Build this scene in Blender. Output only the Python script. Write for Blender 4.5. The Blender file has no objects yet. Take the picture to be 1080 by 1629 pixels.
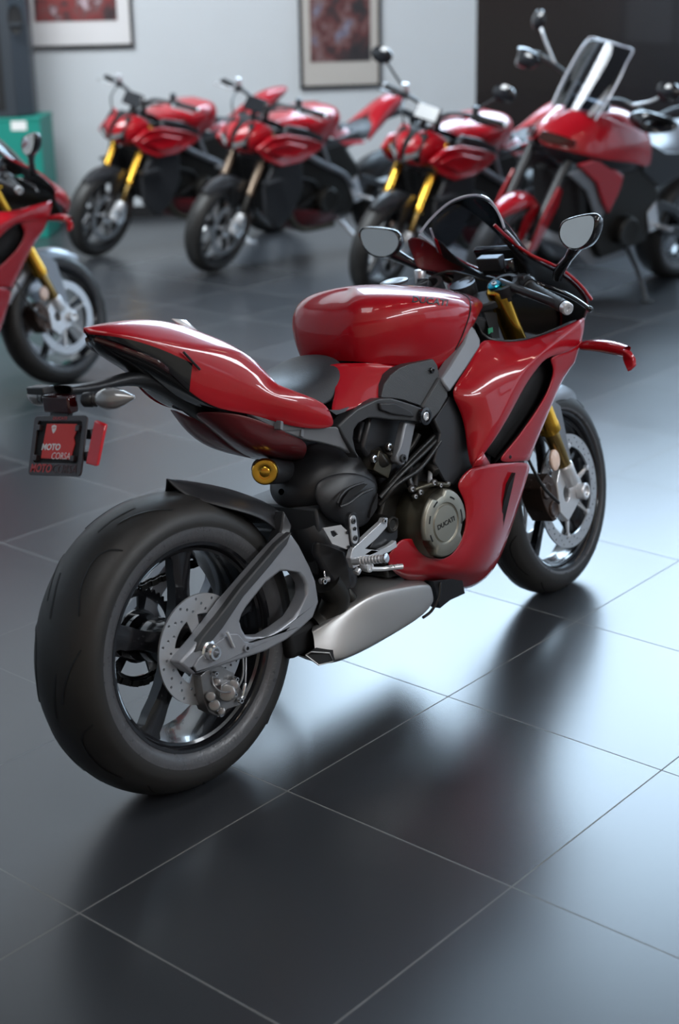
import bpy, bmesh, math, random
from mathutils import Vector, Matrix
from mathutils.geometry import tessellate_polygon
random.seed(7)
PI = math.pi
SC = bpy.context.scene
COL = SC.collection
# ------------------------------------------------------------------ camera
F_PX = 2390.0
CAM = Vector((-2.03611, -2.26064, 1.699))
YAW, PITCH, ROLL, LEAN, STEER = -0.84803, 0.33685, -0.0181, 0.13076, 0.088
CR = (Matrix.Rotation(YAW, 3, 'Z') @ Matrix.Rotation(PI/2 - PITCH, 3, 'X') @ Matrix.Rotation(ROLL, 3, 'Z'))
cd = bpy.data.cameras.new('camera'); cam = bpy.data.objects.new('camera', cd); COL.objects.link(cam)
cam.matrix_world = Matrix.Translation(CAM) @ CR.to_4x4()
cd.sensor_fit = 'VERTICAL'; cd.sensor_height = 36.0; cd.lens = F_PX/1629*36
cd.clip_start = 0.05; cd.clip_end = 100
cd.dof.use_dof = True; cd.dof.focus_distance = 3.48; cd.dof.aperture_fstop = 2.4
SC.camera = cam
LM = Matrix.Rotation(-LEAN, 3, 'X'); LMT = LM.transposed()
def ray(px, py): return CR @ Vector(((px-540)/F_PX, (814.5-py)/F_PX, -1.0))
def V(px, py, Y):
    """a traced photo point at lateral offset Y -> motorcycle coordinates"""
    d = LMT @ ray(px, py); c = LMT @ CAM; t = (Y-c.y)/d.y
    return c + d*t
def VX(px, py, X):
    d = LMT @ ray(px, py); c = LMT @ CAM; t = (X-c.x)/d.x
    return c + d*t
WB, RR, RF = 1.485, 0.334, 0.299
RAKE = math.radians(24.5)
SAX = Vector((-math.sin(RAKE), 0, math.cos(RAKE)))
SM = Matrix.Translation((WB, 0, RF)) @ Matrix.Rotation(STEER, 4, SAX)   # steered wheel frame
def GZ(px, py, z=0.0):
    d = ray(px, py); t = (z-CAM.z)/d.z
    return CAM + d*t
# ------------------------------------------------------------------ materials
MATS = {}
def mat(name, col, rough=.5, metal=0., coat=0., coatr=.03, spec=.5, emit=None, es=0., trans=0., ior=1.5, noise=None, aniso=0., bump=None, alpha=None, flake=None):
    m = bpy.data.materials.new(name); m.use_nodes = True; nt = m.node_tree; b = nt.nodes['Principled BSDF']
    b.inputs['Base Color'].default_value = (*col, 1); b.inputs['Roughness'].default_value = rough
    b.inputs['Metallic'].default_value = metal; b.inputs['Coat Weight'].default_value = coat
    b.inputs['Coat Roughness'].default_value = coatr; b.inputs['Specular IOR Level'].default_value = spec
    b.inputs['Transmission Weight'].default_value = trans; b.inputs['IOR'].default_value = ior
    if alpha is not None: b.inputs['Alpha'].default_value = alpha
    if emit: b.inputs['Emission Color'].default_value = (*emit, 1); b.inputs['Emission Strength'].default_value = es
    tc = nt.nodes.new('ShaderNodeTexCoord')
    if noise:   # (scale, amount): gentle colour and roughness variation
        n = nt.nodes.new('ShaderNodeTexNoise'); n.inputs['Scale'].default_value = noise[0]; n.inputs['Detail'].default_value = 5
        nt.links.new(tc.outputs['Object'], n.inputs['Vector'])
        mr = nt.nodes.new('ShaderNodeMapRange'); mr.inputs['To Min'].default_value = max(.0, rough-noise[1]); mr.inputs['To Max'].default_value = min(1, rough+noise[1])
        nt.links.new(n.outputs['Fac'], mr.inputs['Value']); nt.links.new(mr.outputs['Result'], b.inputs['Roughness'])
        mx = nt.nodes.new('ShaderNodeMix'); mx.data_type = 'RGBA'
        mx.inputs['A'].default_value = (*[c*(1-noise[1]) for c in col], 1); mx.inputs['B'].default_value = (*[min(1, c*(1+noise[1])) for c in col], 1)
        nt.links.new(n.outputs['Fac'], mx.inputs['Factor']); nt.links.new(mx.outputs['Result'], b.inputs['Base Color'])
    if bump:    # (scale, strength, kind)
        if len(bump) > 2 and bump[2] == 'weave':
            t = nt.nodes.new('ShaderNodeTexWave'); t.inputs['Scale'].default_value = bump[0]; t.bands_direction = 'DIAGONAL'; o = t.outputs['Fac']
        else:
            t = nt.nodes.new('ShaderNodeTexNoise'); t.inputs['Scale'].default_value = bump[0]; t.inputs['Detail'].default_value = 4; o = t.outputs['Fac']
        nt.links.new(tc.outputs['Object'], t.inputs['Vector'])
        bp = nt.nodes.new('ShaderNodeBump'); bp.inputs['Strength'].default_value = bump[1]; bp.inputs['Distance'].default_value = .002
        nt.links.new(o, bp.inputs['Height']); nt.links.new(bp.outputs['Normal'], b.inputs['Normal'])
    MATS[name] = m
    return m
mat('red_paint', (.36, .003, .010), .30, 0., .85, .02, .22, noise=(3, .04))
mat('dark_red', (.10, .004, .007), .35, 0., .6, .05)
mat('white_paint', (.75, .76, .78), .3, 0, .8)
mat('matte_black', (.020, .021, .024), .40, noise=(30, .08), bump=(900, .08))
mat('satin_black', (.022, .023, .026), .33, noise=(12, .06))
mat('gloss_black', (.008, .008, .010), .14, 0, .5)
mat('wheel_black', (.010, .010, .012), .2, .2, .4)
mat('deep_black', (.004, .004, .005), .75)
mat('engine_dark', (.035, .033, .03), .45, .7, noise=(25, .15))
mat('dark_grey', (.05, .053, .058), .42, .2, noise=(20, .05))
mat('carbon_grey', (.045, .048, .052), .38, .1, bump=(120, .25, 'weave'))
mat('frame_grey', (.21, .22, .24), .40, .30, noise=(15, .05))
mat('swing_grey', (.30, .315, .345), .34, .40, noise=(18, .06), bump=(500, .06))
mat('silver', (.72, .73, .75), .25, .6)
mat('bright_metal', (.78, .79, .8), .16, 1.)
mat('steel_disc', (.58, .59, .61), .3, .75, noise=(8, .06))
mat('muffler', (.42, .415, .41), .36, .7, noise=(6, .07), bump=(350, .05))
mat('cover_bronze', (.33, .32, .27), .38, .75, noise=(22, .06), bump=(450, .08))
mat('cover_side', (.10, .09, .065), .35, .8)
mat('gold', (.72, .40, .055), .2, 1.)
mat('gold_dark', (.33, .22, .08), .25, 1.)
mat('caliper_brown', (.07, .045, .035), .3, .6, noise=(30, .1))
mat('caliper_silver', (.27, .27, .275), .32, .7, noise=(40, .12))
mat('rubber', (.020, .019, .018), .46, spec=.45, noise=(14, .1), bump=(700, .1))
mat('sidewall', (.075, .076, .082), .32, spec=.5, noise=(40, .2), bump=(160, .3))  # base grey raised to stand in for glare on the tyre side
mat('wheel_matte', (.012, .012, .013), .45, .2)
mat('sidewall_letter', (.10, .10, .105), .35)
mat('groove', (.003, .003, .003), .6)
mat('seat_vinyl', (.022, .024, .028), .5, bump=(300, .25), noise=(20, .06))
mat('grip_rubber', (.015, .015, .016), .6, bump=(400, .5))
mat('fender_grey', (.24, .255, .28), .35, .5, .2)
mat('mirror_glass', (.62, .60, .57), .03, 1.)
mat('amber', (.85, .36, .05), .2, 0, .6)
mat('pale_reflector', (.85, .62, .50), .2, 0, .6)
mat('seat_sky_sheen', (.13, .14, .16), .35)  # dark seat lightened: the sky reflection is put into its colour
mat('red_lens', (.55, .004, .012), .15, 0, .8)
mat('dark_lens', (.03, .002, .003), .12, 0, .8)
mat('clear_lens', (.30, .30, .30), .15, .4, .8)
mat('bulb_amber', (.7, .45, .12), .3, .5)
mat('blue_anodised', (.03, .35, .50), .2, 1.)
mat('wire_black', (.012, .012, .012), .35)
mat('plate_red', (.60, .018, .012), .4)
mat('plate_frame', (.022, .012, .013), .35, 0, .3)
mat('print_red', (.42, .03, .03), .4)
mat('print_white', (.8, .8, .8), .4)
mat('print_dark', (.075, .03, .03), .4)
mat('pcb_green', (.02, .25, .12), .4)
mat('fork_brown', (.16, .12, .09), .3, .9)
mat('chain_steel', (.05, .048, .045), .35, .9)
# clear acrylic screen: part see-through, part glossy, so that it reads tinted
def glass(name, tint, ior=1.25, fac=.12):
    m = bpy.data.materials.new(name); m.use_nodes = True; nt = m.node_tree; nt.nodes.clear()
    o = nt.nodes.new('ShaderNodeOutputMaterial'); t = nt.nodes.new('ShaderNodeBsdfTransparent'); g = nt.nodes.new('ShaderNodeBsdfGlossy')
    t.inputs['Color'].default_value = (*tint, 1); g.inputs['Roughness'].default_value = .04
    f = nt.nodes.new('ShaderNodeFresnel'); f.inputs['IOR'].default_value = ior
    a = nt.nodes.new('ShaderNodeMath'); a.operation = 'ADD'; a.inputs[1].default_value = fac; a.use_clamp = True
    x = nt.nodes.new('ShaderNodeMixShader')
    nt.links.new(f.outputs[0], a.inputs[0]); nt.links.new(a.outputs[0], x.inputs[0]); nt.links.new(t.outputs[0], x.inputs[1]); nt.links.new(g.outputs[0], x.inputs[2]); nt.links.new(x.outputs[0], o.inputs[0])
    MATS[name] = m
glass('screen_clear', (.86, .88, .92), 1.3, .03)
glass('screen_smoke', (.70, .73, .78), 1.3, .04)
mat('screen_edge', (.42, .43, .50), .15, 0, .8)  # pale grey stands in for the highlight along clear screen edges
# ------------------------------------------------------------------ objects
def thing(name, label, cat, loc=(0, 0, 0), rot=None, group=None):
    o = bpy.data.objects.new(name, None); COL.objects.link(o); o.empty_display_size = .1
    o.location = loc
    if rot is not None: o.rotation_euler = rot
    o['label'] = label; o['category'] = cat
    if group: o['group'] = group
    return o
def link_mesh(name, me, parent, label=None):
    o = bpy.data.objects.new(name, me); COL.objects.link(o)
    if parent is not None: o.parent = parent
    if label: o['label'] = label
    return o
class MB:
    """mesh builder: collects shapes and links them as one mesh object"""
    def __init__(s): s.v = []; s.f = []; s.m = []; s.names = []
    def mi(s, m):
        if m not in s.names: s.names.append(m)
        return s.names.index(m)
    def add(s, vs, fs, m):
        b = len(s.v); k = s.mi(m); s.v += [Vector(v) for v in vs]
        for f in fs: s.f.append(tuple(b+i for i in f)); s.m.append(k)
        return s
    def box(s, c, d, m, R=None, taper=1.):
        c = Vector(c); x, y, z = d[0]/2, d[1]/2, d[2]/2
        p = [Vector((i*x*(taper if k > 0 else 1), j*y*(taper if k > 0 else 1), k*z)) for k in (-1, 1) for j in (-1, 1) for i in (-1, 1)]
        if R is not None: p = [R @ q for q in p]
        return s.add([c+q for q in p], [(0, 2, 3, 1), (4, 5, 7, 6), (0, 1, 5, 4), (2, 6, 7, 3), (0, 4, 6, 2), (1, 3, 7, 5)], m)
    def lathe(s, prof, c, axis, m, n=40, mids=None, ref=None, closed=False, scale=None):
        """prof: (along, radius) points"""
        c = Vector(c); a = Vector(axis).normalized()
        r = Vector(ref) if ref is not None else (Vector((0, 0, 1)) if abs(a.z) < .9 else Vector((1, 0, 0)))
        u = (r - a*r.dot(a)).normalized(); w = a.cross(u)
        sx, sy = scale or (1, 1)
        vs = [c + a*h + u*(R*math.cos(2*PI*i/n))*sx + w*(R*math.sin(2*PI*i/n))*sy for (h, R) in prof for i in range(n)]
        b = len(s.v); s.v += vs; K = len(prof)
        for k in range(K if closed else K-1):
            mm = s.mi(mids[k] if mids else m); k2 = (k+1) % K
            for i in range(n):
                j = (i+1) % n
                s.f.append((b+k*n+i, b+k*n+j, b+k2*n+j, b+k2*n+i)); s.m.append(mm)
        return s
    def cyl(s, p0, p1, r, m, r1=None, n=20, caps=True):
        p0 = Vector(p0); p1 = Vector(p1); d = (p1-p0); L = d.length; r1 = r if r1 is None else r1
        pr = [(0, r), (L, r1)]
        if caps: pr = [(0, 0)] + pr + [(L, 0)]
        return s.lathe(pr, p0, d, m, n)
    def rod(s, p0, p1, r, m, b=.2, n=16):
        """cylinder with softened rims"""
        p0 = Vector(p0); p1 = Vector(p1); L = (p1-p0).length; e = min(r*b, L*.3)
        return s.lathe([(0, 0), (0, r-e), (e*.3, r-e*.3), (e, r), (L-e, r), (L-e*.3, r-e*.3), (L, r-e), (L, 0)], p0, p1-p0, m, n)
    def bolt(s, c, axis, r, m, h=None, hexd=True):
        c = Vector(c); a = Vector(axis).normalized(); h = h or r*.7
        s.lathe([(0, r), (h*.8, r), (h, r*.85), (h, r*.5)], c, a, m, 14)
        return s.lathe([(h, r*.5), (h*.5, r*.48), (h*.5, 0)], c, a, 'deep_black', 6)
    def tube(s, pts, r, m, n=10, smooth=4, closed=False, caps=True):
        P = [Vector(p) for p in pts]
        rs = r if isinstance(r, (list, tuple)) else [r]*len(P)
        if smooth > 1 and len(P) > 2:
            Q = []; RS = []
            for i in range(len(P)-1):
                a = P[max(i-1, 0)]; b = P[i]; c = P[i+1]; d = P[min(i+2, len(P)-1)]
                for k in range(smooth):
                    t = k/smooth; t2 = t*t; t3 = t2*t
                    Q.append(.5*((2*b)+(c-a)*t+(2*a-5*b+4*c-d)*t2+(3*b-a-3*c+d)*t3)); RS.append(rs[i]*(1-t)+rs[i+1]*t)
            Q.append(P[-1]); RS.append(rs[-1]); P = Q; rs = RS
        b0 = len(s.v); k = s.mi(m); up = None
        for i, p in enumerate(P):
            t = (P[min(i+1, len(P)-1)] - P[max(i-1, 0)]).normalized()
            if up is None: up = t.orthogonal().normalized()
            else: up = (up - t*up.dot(t)).normalized()
            w = t.cross(up)
            for j in range(n): s.v.append(p + (up*math.cos(2*PI*j/n) + w*math.sin(2*PI*j/n))*rs[i])
        for i in range(len(P)-1):
            for j in range(n):
                j2 = (j+1) % n; s.f.append((b0+i*n+j, b0+i*n+j2, b0+(i+1)*n+j2, b0+(i+1)*n+j)); s.m.append(k)
        if caps:
            s.f.append(tuple(b0+j for j in range(n))[::-1]); s.m.append(k)
            e = b0+(len(P)-1)*n; s.f.append(tuple(e+j for j in range(n))); s.m.append(k)
        return s
    def plate(s, outer, d, m, holes=(), side=None):
        """flat or gently warped plate: outline points in 3D (and holes) pushed along vector d"""
        L = [[Vector(p) for p in outer]] + [[Vector(p) for p in h] for h in holes]
        d = Vector(d); tris = tessellate_polygon(L); flat = [p for l in L for p in l]; N = len(flat)
        b = len(s.v); k = s.mi(m); ks = s.mi(side or m); s.v += flat + [p+d for p in flat]
        nrm = Vector((0, 0, 0))
        for t in tris:
            p, q, r = (flat[i] for i in t); nrm += (q-p).cross(r-p) if (q-p).cross(r-p).dot(d) > 0 else -(q-p).cross(r-p)
        for t in tris:
            p, q, r = (flat[i] for i in t)
            if (q-p).cross(r-p).dot(d) < 0: t = (t[0], t[2], t[1])
            s.f.append(tuple(b+N+i for i in t)); s.m.append(k); s.f.append(tuple(b+i for i in t[::-1])); s.m.append(k)
        o = 0
        for l in L:
            n = len(l)
            for i in range(n):
                j = (i+1) % n; s.f.append((b+o+i, b+o+j, b+N+o+j, b+N+o+i)); s.m.append(ks)
            o += n
        return s
    def grid(s, rows, m, closed_u=False):
        n = len(rows[0]); b = len(s.v); k = s.mi(m); s.v += [Vector(p) for r in rows for p in r]
        for i in range(len(rows)-1):
            for j in range(n if closed_u else n-1):
                j2 = (j+1) % n; s.f.append((b+i*n+j, b+i*n+j2, b+(i+1)*n+j2, b+(i+1)*n+j)); s.m.append(k)
        return s
    def xf(s, M, start=0):
        for i in range(start, len(s.v)): s.v[i] = M @ s.v[i]
        return s
    def build(s, name, parent=None, sub=0, solid=0., bevel=0., sharp=38, label=None, weld=True, crease=None, mirror=False, normals=True, offset=-1, segs=2):
        me = bpy.data.meshes.new(name)
        bm = bmesh.new(); vv = [bm.verts.new((v.x, -v.y if mirror else v.y, v.z)) for v in s.v]
        for f, mi in zip(s.f, s.m):
            q = []
            for i in f:
                if not q or vv[i] is not q[-1]: q.append(vv[i])
            if mirror: q = q[::-1]
            try: fc = bm.faces.new(q); fc.material_index = mi; fc.smooth = True
            except ValueError: pass
        if weld: bmesh.ops.remove_doubles(bm, verts=bm.verts, dist=1e-5)
        bmesh.ops.dissolve_degenerate(bm, edges=bm.edges, dist=1e-6)
        if normals: bmesh.ops.recalc_face_normals(bm, faces=bm.faces)
        bm.to_mesh(me); bm.free()
        for n in s.names: me.materials.append(MATS[n])
        if sub == 0 and not (solid and bevel == 0 and False): me.set_sharp_from_angle(angle=math.radians(sharp))
        o = link_mesh(name, me, parent, label)
        if solid:
            md = o.modifiers.new('solid', 'SOLIDIFY'); md.thickness = solid; md.offset = offset; md.use_even_offset = False
            if len(s.names) > 1 and False: md.material_offset = 1
        if bevel:
            md = o.modifiers.new('bevel', 'BEVEL'); md.width = bevel; md.segments = segs; md.limit_method = 'ANGLE'; md.angle_limit = math.radians(35); md.harden_normals = False
        if sub:
            md = o.modifiers.new('subsurf', 'SUBSURF'); md.levels = sub; md.render_levels = sub; md.boundary_smooth = 'PRESERVE_CORNERS'
            if crease:
                me.update(); cnt = {}
                for p in me.polygons:
                    for k in p.edge_keys: cnt[k] = cnt.get(k, 0)+1
                at = me.attributes.get('crease_edge') or me.attributes.new('crease_edge', 'FLOAT', 'EDGE')
                for e in me.edges:
                    if cnt.get(tuple(sorted(e.vertices)), 0) == 1: at.data[e.index].value = crease
        return o
def crease_edges(o, fn, w=1.):
    """crease every edge whose end points satisfy fn(a, b)"""
    me = o.data; at = me.attributes.get('crease_edge') or me.attributes.new('crease_edge', 'FLOAT', 'EDGE')
    for e in me.edges:
        a = me.vertices[e.vertices[0]].co; b = me.vertices[e.vertices[1]].co
        if fn(a, b): at.data[e.index].value = w
def lerp(a, b, t): return a + (b-a)*t
def text_mesh(name, s, size, M, m, parent=None, bold=0., shear=0., ext=.0006, sx=1.0, align='CENTER', label=None):
    c = bpy.data.curves.new(name, 'FONT'); c.body = s; c.size = size; c.extrude = ext; c.offset = bold; c.shear = shear
    c.align_x = align; c.align_y = 'CENTER'; c.resolution_u = 3
    t = bpy.data.objects.new('tmp', c); COL.objects.link(t)
    dg = bpy.context.evaluated_depsgraph_get(); dg.update()
    me = bpy.data.meshes.new_from_object(t.evaluated_get(dg)); bpy.data.objects.remove(t); bpy.data.curves.remove(c)
    me.transform(Matrix.Diagonal((sx, 1, 1, 1))); me.transform(M); me.materials.clear(); me.materials.append(MATS[m]); me.name = name
    return link_mesh(name, me, parent, label)
def frame_from(o, x, y):
    """matrix with origin o, x along x, y near y"""
    x = Vector(x).normalized(); z = x.cross(Vector(y)).normalized(); y = z.cross(x)
    return Matrix(((x.x, y.x, z.x, o[0]), (x.y, y.y, z.y, o[1]), (x.z, y.z, z.z, o[2]), (0, 0, 0, 1)))
def kids(o): return [c for c in bpy.data.objects if c.parent == o]
def copy_tree(o, parent=None):
    c = o.copy(); COL.objects.link(c); c.parent = parent
    for k in kids(o):
        q = copy_tree(k, c); q.matrix_parent_inverse = k.matrix_parent_inverse.copy()
    return c

import numpy as np
def flat(L, base=None):
    """traced outline snapped to its best common plane (rays re-intersected), so plates stay planar"""
    pts = [V(a, b, t[0]) for (a, b, *t) in L]
    if base is None:
        A_ = np.array([[p.x, p.z, 1] for p in pts]); yy = np.array([p.y for p in pts]); c, *_ = np.linalg.lstsq(A_, yy, rcond=None)
        base = (Vector((-c[0], 1, -c[1])), c[2])
    n, k = base; out = []
    o = LMT @ CAM
    for (a, b, *t) in L:
        d = LMT @ ray(a, b); u = (k - n.dot(o))/n.dot(d); out.append(o + d*u)
    return out, base
def text_fit(name, s, M, w, h, m, parent, bold=0., shear=0., ext=.0003):
    """lettering scaled to width w and cap height h about its centre"""
    o = text_mesh(name, s, 1.0, Matrix.Identity(4), m, parent, bold=bold, shear=0, ext=.01)
    me = o.data; xs = [v.co.x for v in me.vertices]; ys = [v.co.y for v in me.vertices]
    cx, cy, W0, H0 = (min(xs)+max(xs))/2, (min(ys)+max(ys))/2, max(xs)-min(xs), max(ys)-min(ys)
    for v in me.vertices:
        y = (v.co.y-cy)/H0*h; v.co = Vector(((v.co.x-cx)/W0*w + shear*y, y, ext if v.co.z > 0 else 0))
    me.transform(M); return o
# ================================================================== shared motorcycle parts
YA = Vector((0, 1, 0))
def ident(c=(0, 0, 0)): return Matrix.Translation(c)
def tyre_prof(R, hw, cr, rim_r, bead):
    pts = []
    for k in range(0, 11):
        a = PI/2*k/10
        pts.append((hw*math.sin(a), R - cr + cr*math.cos(a)))
    pts = pts[:-1] + [(hw, R-cr-.003), (hw*.985, R-cr-.008), (hw*.99, R-cr-.012)]
    w = (pts[-1][1]-rim_r)
    pts += [(hw*.975, rim_r+w*.6), (lerp(hw, bead, .5), rim_r+w*.28), (bead, rim_r+.001), (bead-.004, rim_r-.004)]
    return pts
def make_tire(root, name, M, R, hw, cr, rim_r, bead, grooves=True, letters=True):
    half = tyre_prof(R, hw, cr, rim_r, bead); K = len(half)
    prof = [(-y, r) for (y, r) in half[::-1]] + half[1:]
    mids = []
    for i in range(len(prof)-1):
        rr = (prof[i][1]+prof[i+1][1])/2
        mids.append('rubber' if rr > R-cr-.010 else 'sidewall')
    mb = MB(); mb.lathe(prof, (0, 0, 0), YA, 'rubber', 112, mids=mids)
    def S(th, f, off=.0006):
        f = max(-1, min(1, f)); a = math.asin(min(1, abs(f)))
        y = hw*f; r = R-cr+cr*math.cos(a)
        n = Vector((0, math.copysign(math.sin(a)/1.0, f)*cr/hw, math.cos(a))).normalized()
        p = Vector((math.cos(th)*(r+off*n.z), y+off*n.y, math.sin(th)*(r+off*n.z)))
        return p
    def strip(pts, w):
        for i in range(len(pts)-1):
            (t0, f0), (t1, f1) = pts[i], pts[i+1]
            nseg = 6
            for k in range(nseg):
                a = (lerp(t0, t1, k/nseg), lerp(f0, f1, k/nseg)); b = (lerp(t0, t1, (k+1)/nseg), lerp(f0, f1, (k+1)/nseg))
                pa, pb = S(math.radians(a[0]), a[1]), S(math.radians(b[0]), b[1])
                t = (pb-pa).normalized(); n = (pa - Vector((0, pa.y, 0))).normalized(); s_ = t.cross(n).normalized()*w
                ee = [.35, .8, 1, 1, .8, .35]; wa = w; 
                mb.add([pa-s_, pa+s_, pb+s_, pb-s_], [(0, 1, 2, 3)], 'groove')
    if grooves:
        for k in range(5):
            for sd in (-1, 1):
                o = 72*k + (0 if sd < 0 else 36) + 18
                for poly in ([(0, .80), (7, .62), (15, .44), (21, .34)], [(30, .84), (33, .62), (36, .50), (41, .46), (50, .50), (60, .66)], [(10, .26), (20, .12), (27, .06)]):
                    strip([(o+t, sd*f) for t, f in poly], .0026 if R > .32 else .0017)
    if letters:   # raised tread-brand ticks moulded on the side wall
        rs = (R-cr-.012+rim_r)/2; rng = random.Random(3)
        for sd in (-1, 1):
            for blk, (a0, n, st) in enumerate(((150, 10, 2.2), (208, 7, 3), (255, 16, 2.4), (318, 8, 3), (20, 14, 2.2), (95, 9, 3))):
                for i in range(n):
                    a = math.radians(a0+i*st); h = (R-cr-.012-rim_r)*(.22 if blk % 2 else .33)
                    t = Vector((-math.sin(a), 0, math.cos(a))); r_ = Vector((math.cos(a), 0, math.sin(a)))
                    y = sd*(hw*.985+.0008) - sd*.0015*(1 if True else 0)
                    sl = .35 if blk in (0, 3) else 0
                    hh = h if blk in (0, 3) else h*rng.uniform(.5, .8)
                    q = [r_*(rs-hh/2)-t*.0016, r_*(rs-hh/2)+t*.0016, r_*(rs+hh/2)+t*(.0016+hh*sl), r_*(rs+hh/2)+t*(-.0016+hh*sl)]
                    def yy(p):
                        rr = p.length; f = (rr-rim_r)/(R-cr-.012-rim_r); 
                        pr = [(0, bead), (.28, lerp(hw, bead, .5)), (.6, hw*.975), (1, hw*.99)]
                        for (u0, y0), (u1, y1) in zip(pr, pr[1:]):
                            if f <= u1: return lerp(y0, y1, max(0, (f-u0)/(u1-u0)))
                        return hw
                    mb.add([(p.x, sd*(yy(p)+.0009), p.z) for p in q], [(0, 1, 2, 3)], 'sidewall_letter')
    mb.xf(M)
    return mb.build(name, root, sharp=50, normals=False)
def rim_mesh(root, name, M, rim_r, hw, well, m='wheel_black', hub_r=.045, hub_w=.07, label=None):
    mb = MB()
    lip = [(-hw, rim_r-.008), (-hw-.001, rim_r-.001), (-hw+.003, rim_r+.001), (-hw+.008, rim_r-.006)]
    outer = [(-hw+.02, rim_r-.014), (-hw*.5, rim_r-.024), (hw*.5, rim_r-.024), (hw-.02, rim_r-.014)]
    lip2 = [(hw-.008, rim_r-.006), (hw-.003, rim_r+.001), (hw+.001, rim_r-.001), (hw, rim_r-.008)]
    inner = [(hw-.006, rim_r-.014), (hw-.012, rim_r-.016), (hw-.016, rim_r-.022), (hw*.6, well+.004), (hw*.25, well), (-hw*.25, well), (-hw*.6, well+.004), (-hw+.016, rim_r-.022), (-hw+.012, rim_r-.016), (-hw+.006, rim_r-.014)]
    mb.lathe(lip+outer+lip2+inner, (0, 0, 0), YA, m, 96, closed=True)
    mb.lathe([(-hub_w, .02), (-hub_w, hub_r*.75), (-hub_w*.6, hub_r), (hub_w*.6, hub_r), (hub_w, hub_r*.75), (hub_w, .02)], (0, 0, 0), YA, m, 36, closed=True)
    mb.xf(M)
    return mb.build(name, root, sharp=30, normals=True, label=label)
def spoke(root, wheel, M, a, r0, r1, w0, w1, y0, y1, th, m, ysplit=0., name='spoke'):
    """one forked, waisted spoke; y0 hub side offset, y1 rim side offset"""
    mb = MB(); a = math.radians(a)
    def sect(r, off, w, y, t):
        rd = Vector((math.cos(a), 0, math.sin(a))); tn = Vector((-math.sin(a), 0, math.cos(a)))
        c = rd*r + tn*off + YA*y
        return [c - tn*w/2 - YA*t/2, c - tn*w*.18 - YA*t*.62, c + tn*w*.18 - YA*t*.62, c + tn*w/2 - YA*t/2, c + tn*w/2 + YA*t/2, c + tn*w*.18 + YA*t*.62, c - tn*w*.18 + YA*t*.62, c - tn*w/2 + YA*t/2]
    rows = [sect(lerp(r0, r1, f), 0, w0*(1-.35*math.sin(PI*min(f*1.1, 1))) if f < .9 else w1*(1+.5*(f-.9)*10), lerp(y0, y1, f), lerp(th, th*.8, f)) for f in (0, .15, .35, .55, .75, .9, 1)]
    mb.grid(rows, m, closed_u=True); mb.xf(M)
    return mb.build(name, wheel, sharp=40)
def disc_plate(mb, c, r_out, r_in, th, m, holes_n, windows=0, win=(0, 0), arm_w=.2, hole_r=.0032, rows=3, n=96, wave=0, phase=0):
    def circ(r, k, cx=0, cz=0, ph=0): return [Vector((c[0]+cx+r*math.cos(2*PI*i/k+ph), c[1], c[2]+cz+r*math.sin(2*PI*i/k+ph))) for i in range(k)]
    outer = [Vector((c[0]+(r_out+wave*math.cos(12*2*PI*i/n))*math.cos(2*PI*i/n), c[1], c[2]+(r_out+wave*math.cos(12*2*PI*i/n))*math.sin(2*PI*i/n))) for i in range(n)]
    hs = []
    if windows:
        for k in range(windows):
            a0 = 2*PI*k/windows + arm_w/2 + phase; a1 = 2*PI*(k+1)/windows - arm_w/2 + phase; q = []
            for i in range(9): a = lerp(a0, a1, i/8); q.append(Vector((c[0]+win[1]*math.cos(a), c[1], c[2]+win[1]*math.sin(a))))
            for i in range(5): a = lerp(a1-.06, a0+.06, i/4); q.append(Vector((c[0]+win[0]*math.cos(a), c[1], c[2]+win[0]*math.sin(a))))
            hs.append(q)
    hs.append(circ(r_in, 28))
    lo = win[1] if windows else r_in
    for i in range(holes_n):
        a = 2*PI*i/holes_n; rr = lerp(lo, r_out, (.22, .5, .78)[i % rows] if rows == 3 else (.3, .7)[i % 2])
        hs.append(circ(hole_r, 7, rr*math.cos(a), rr*math.sin(a)))
    mb.plate(outer, (0, th, 0), m, holes=hs)
def rear_wheel(root, prefix_tire='rear_tire', R=.336, M=None, grooves=True, simple=False):
    M = M or ident((0, 0, RR))
    make_tire(root, prefix_tire, M, R, .0965, .062, .2335, .084, grooves=grooves, letters=not simple)
    w = rim_mesh(root, 'rear_wheel', M, .2335, .083, .203, hub_r=.052, hub_w=.075)
    for k in range(5): spoke(root, w, M, 84+72*k, .045, .212, .062, .050, -.035, -.045, .030, 'wheel_black')
    return w
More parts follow.
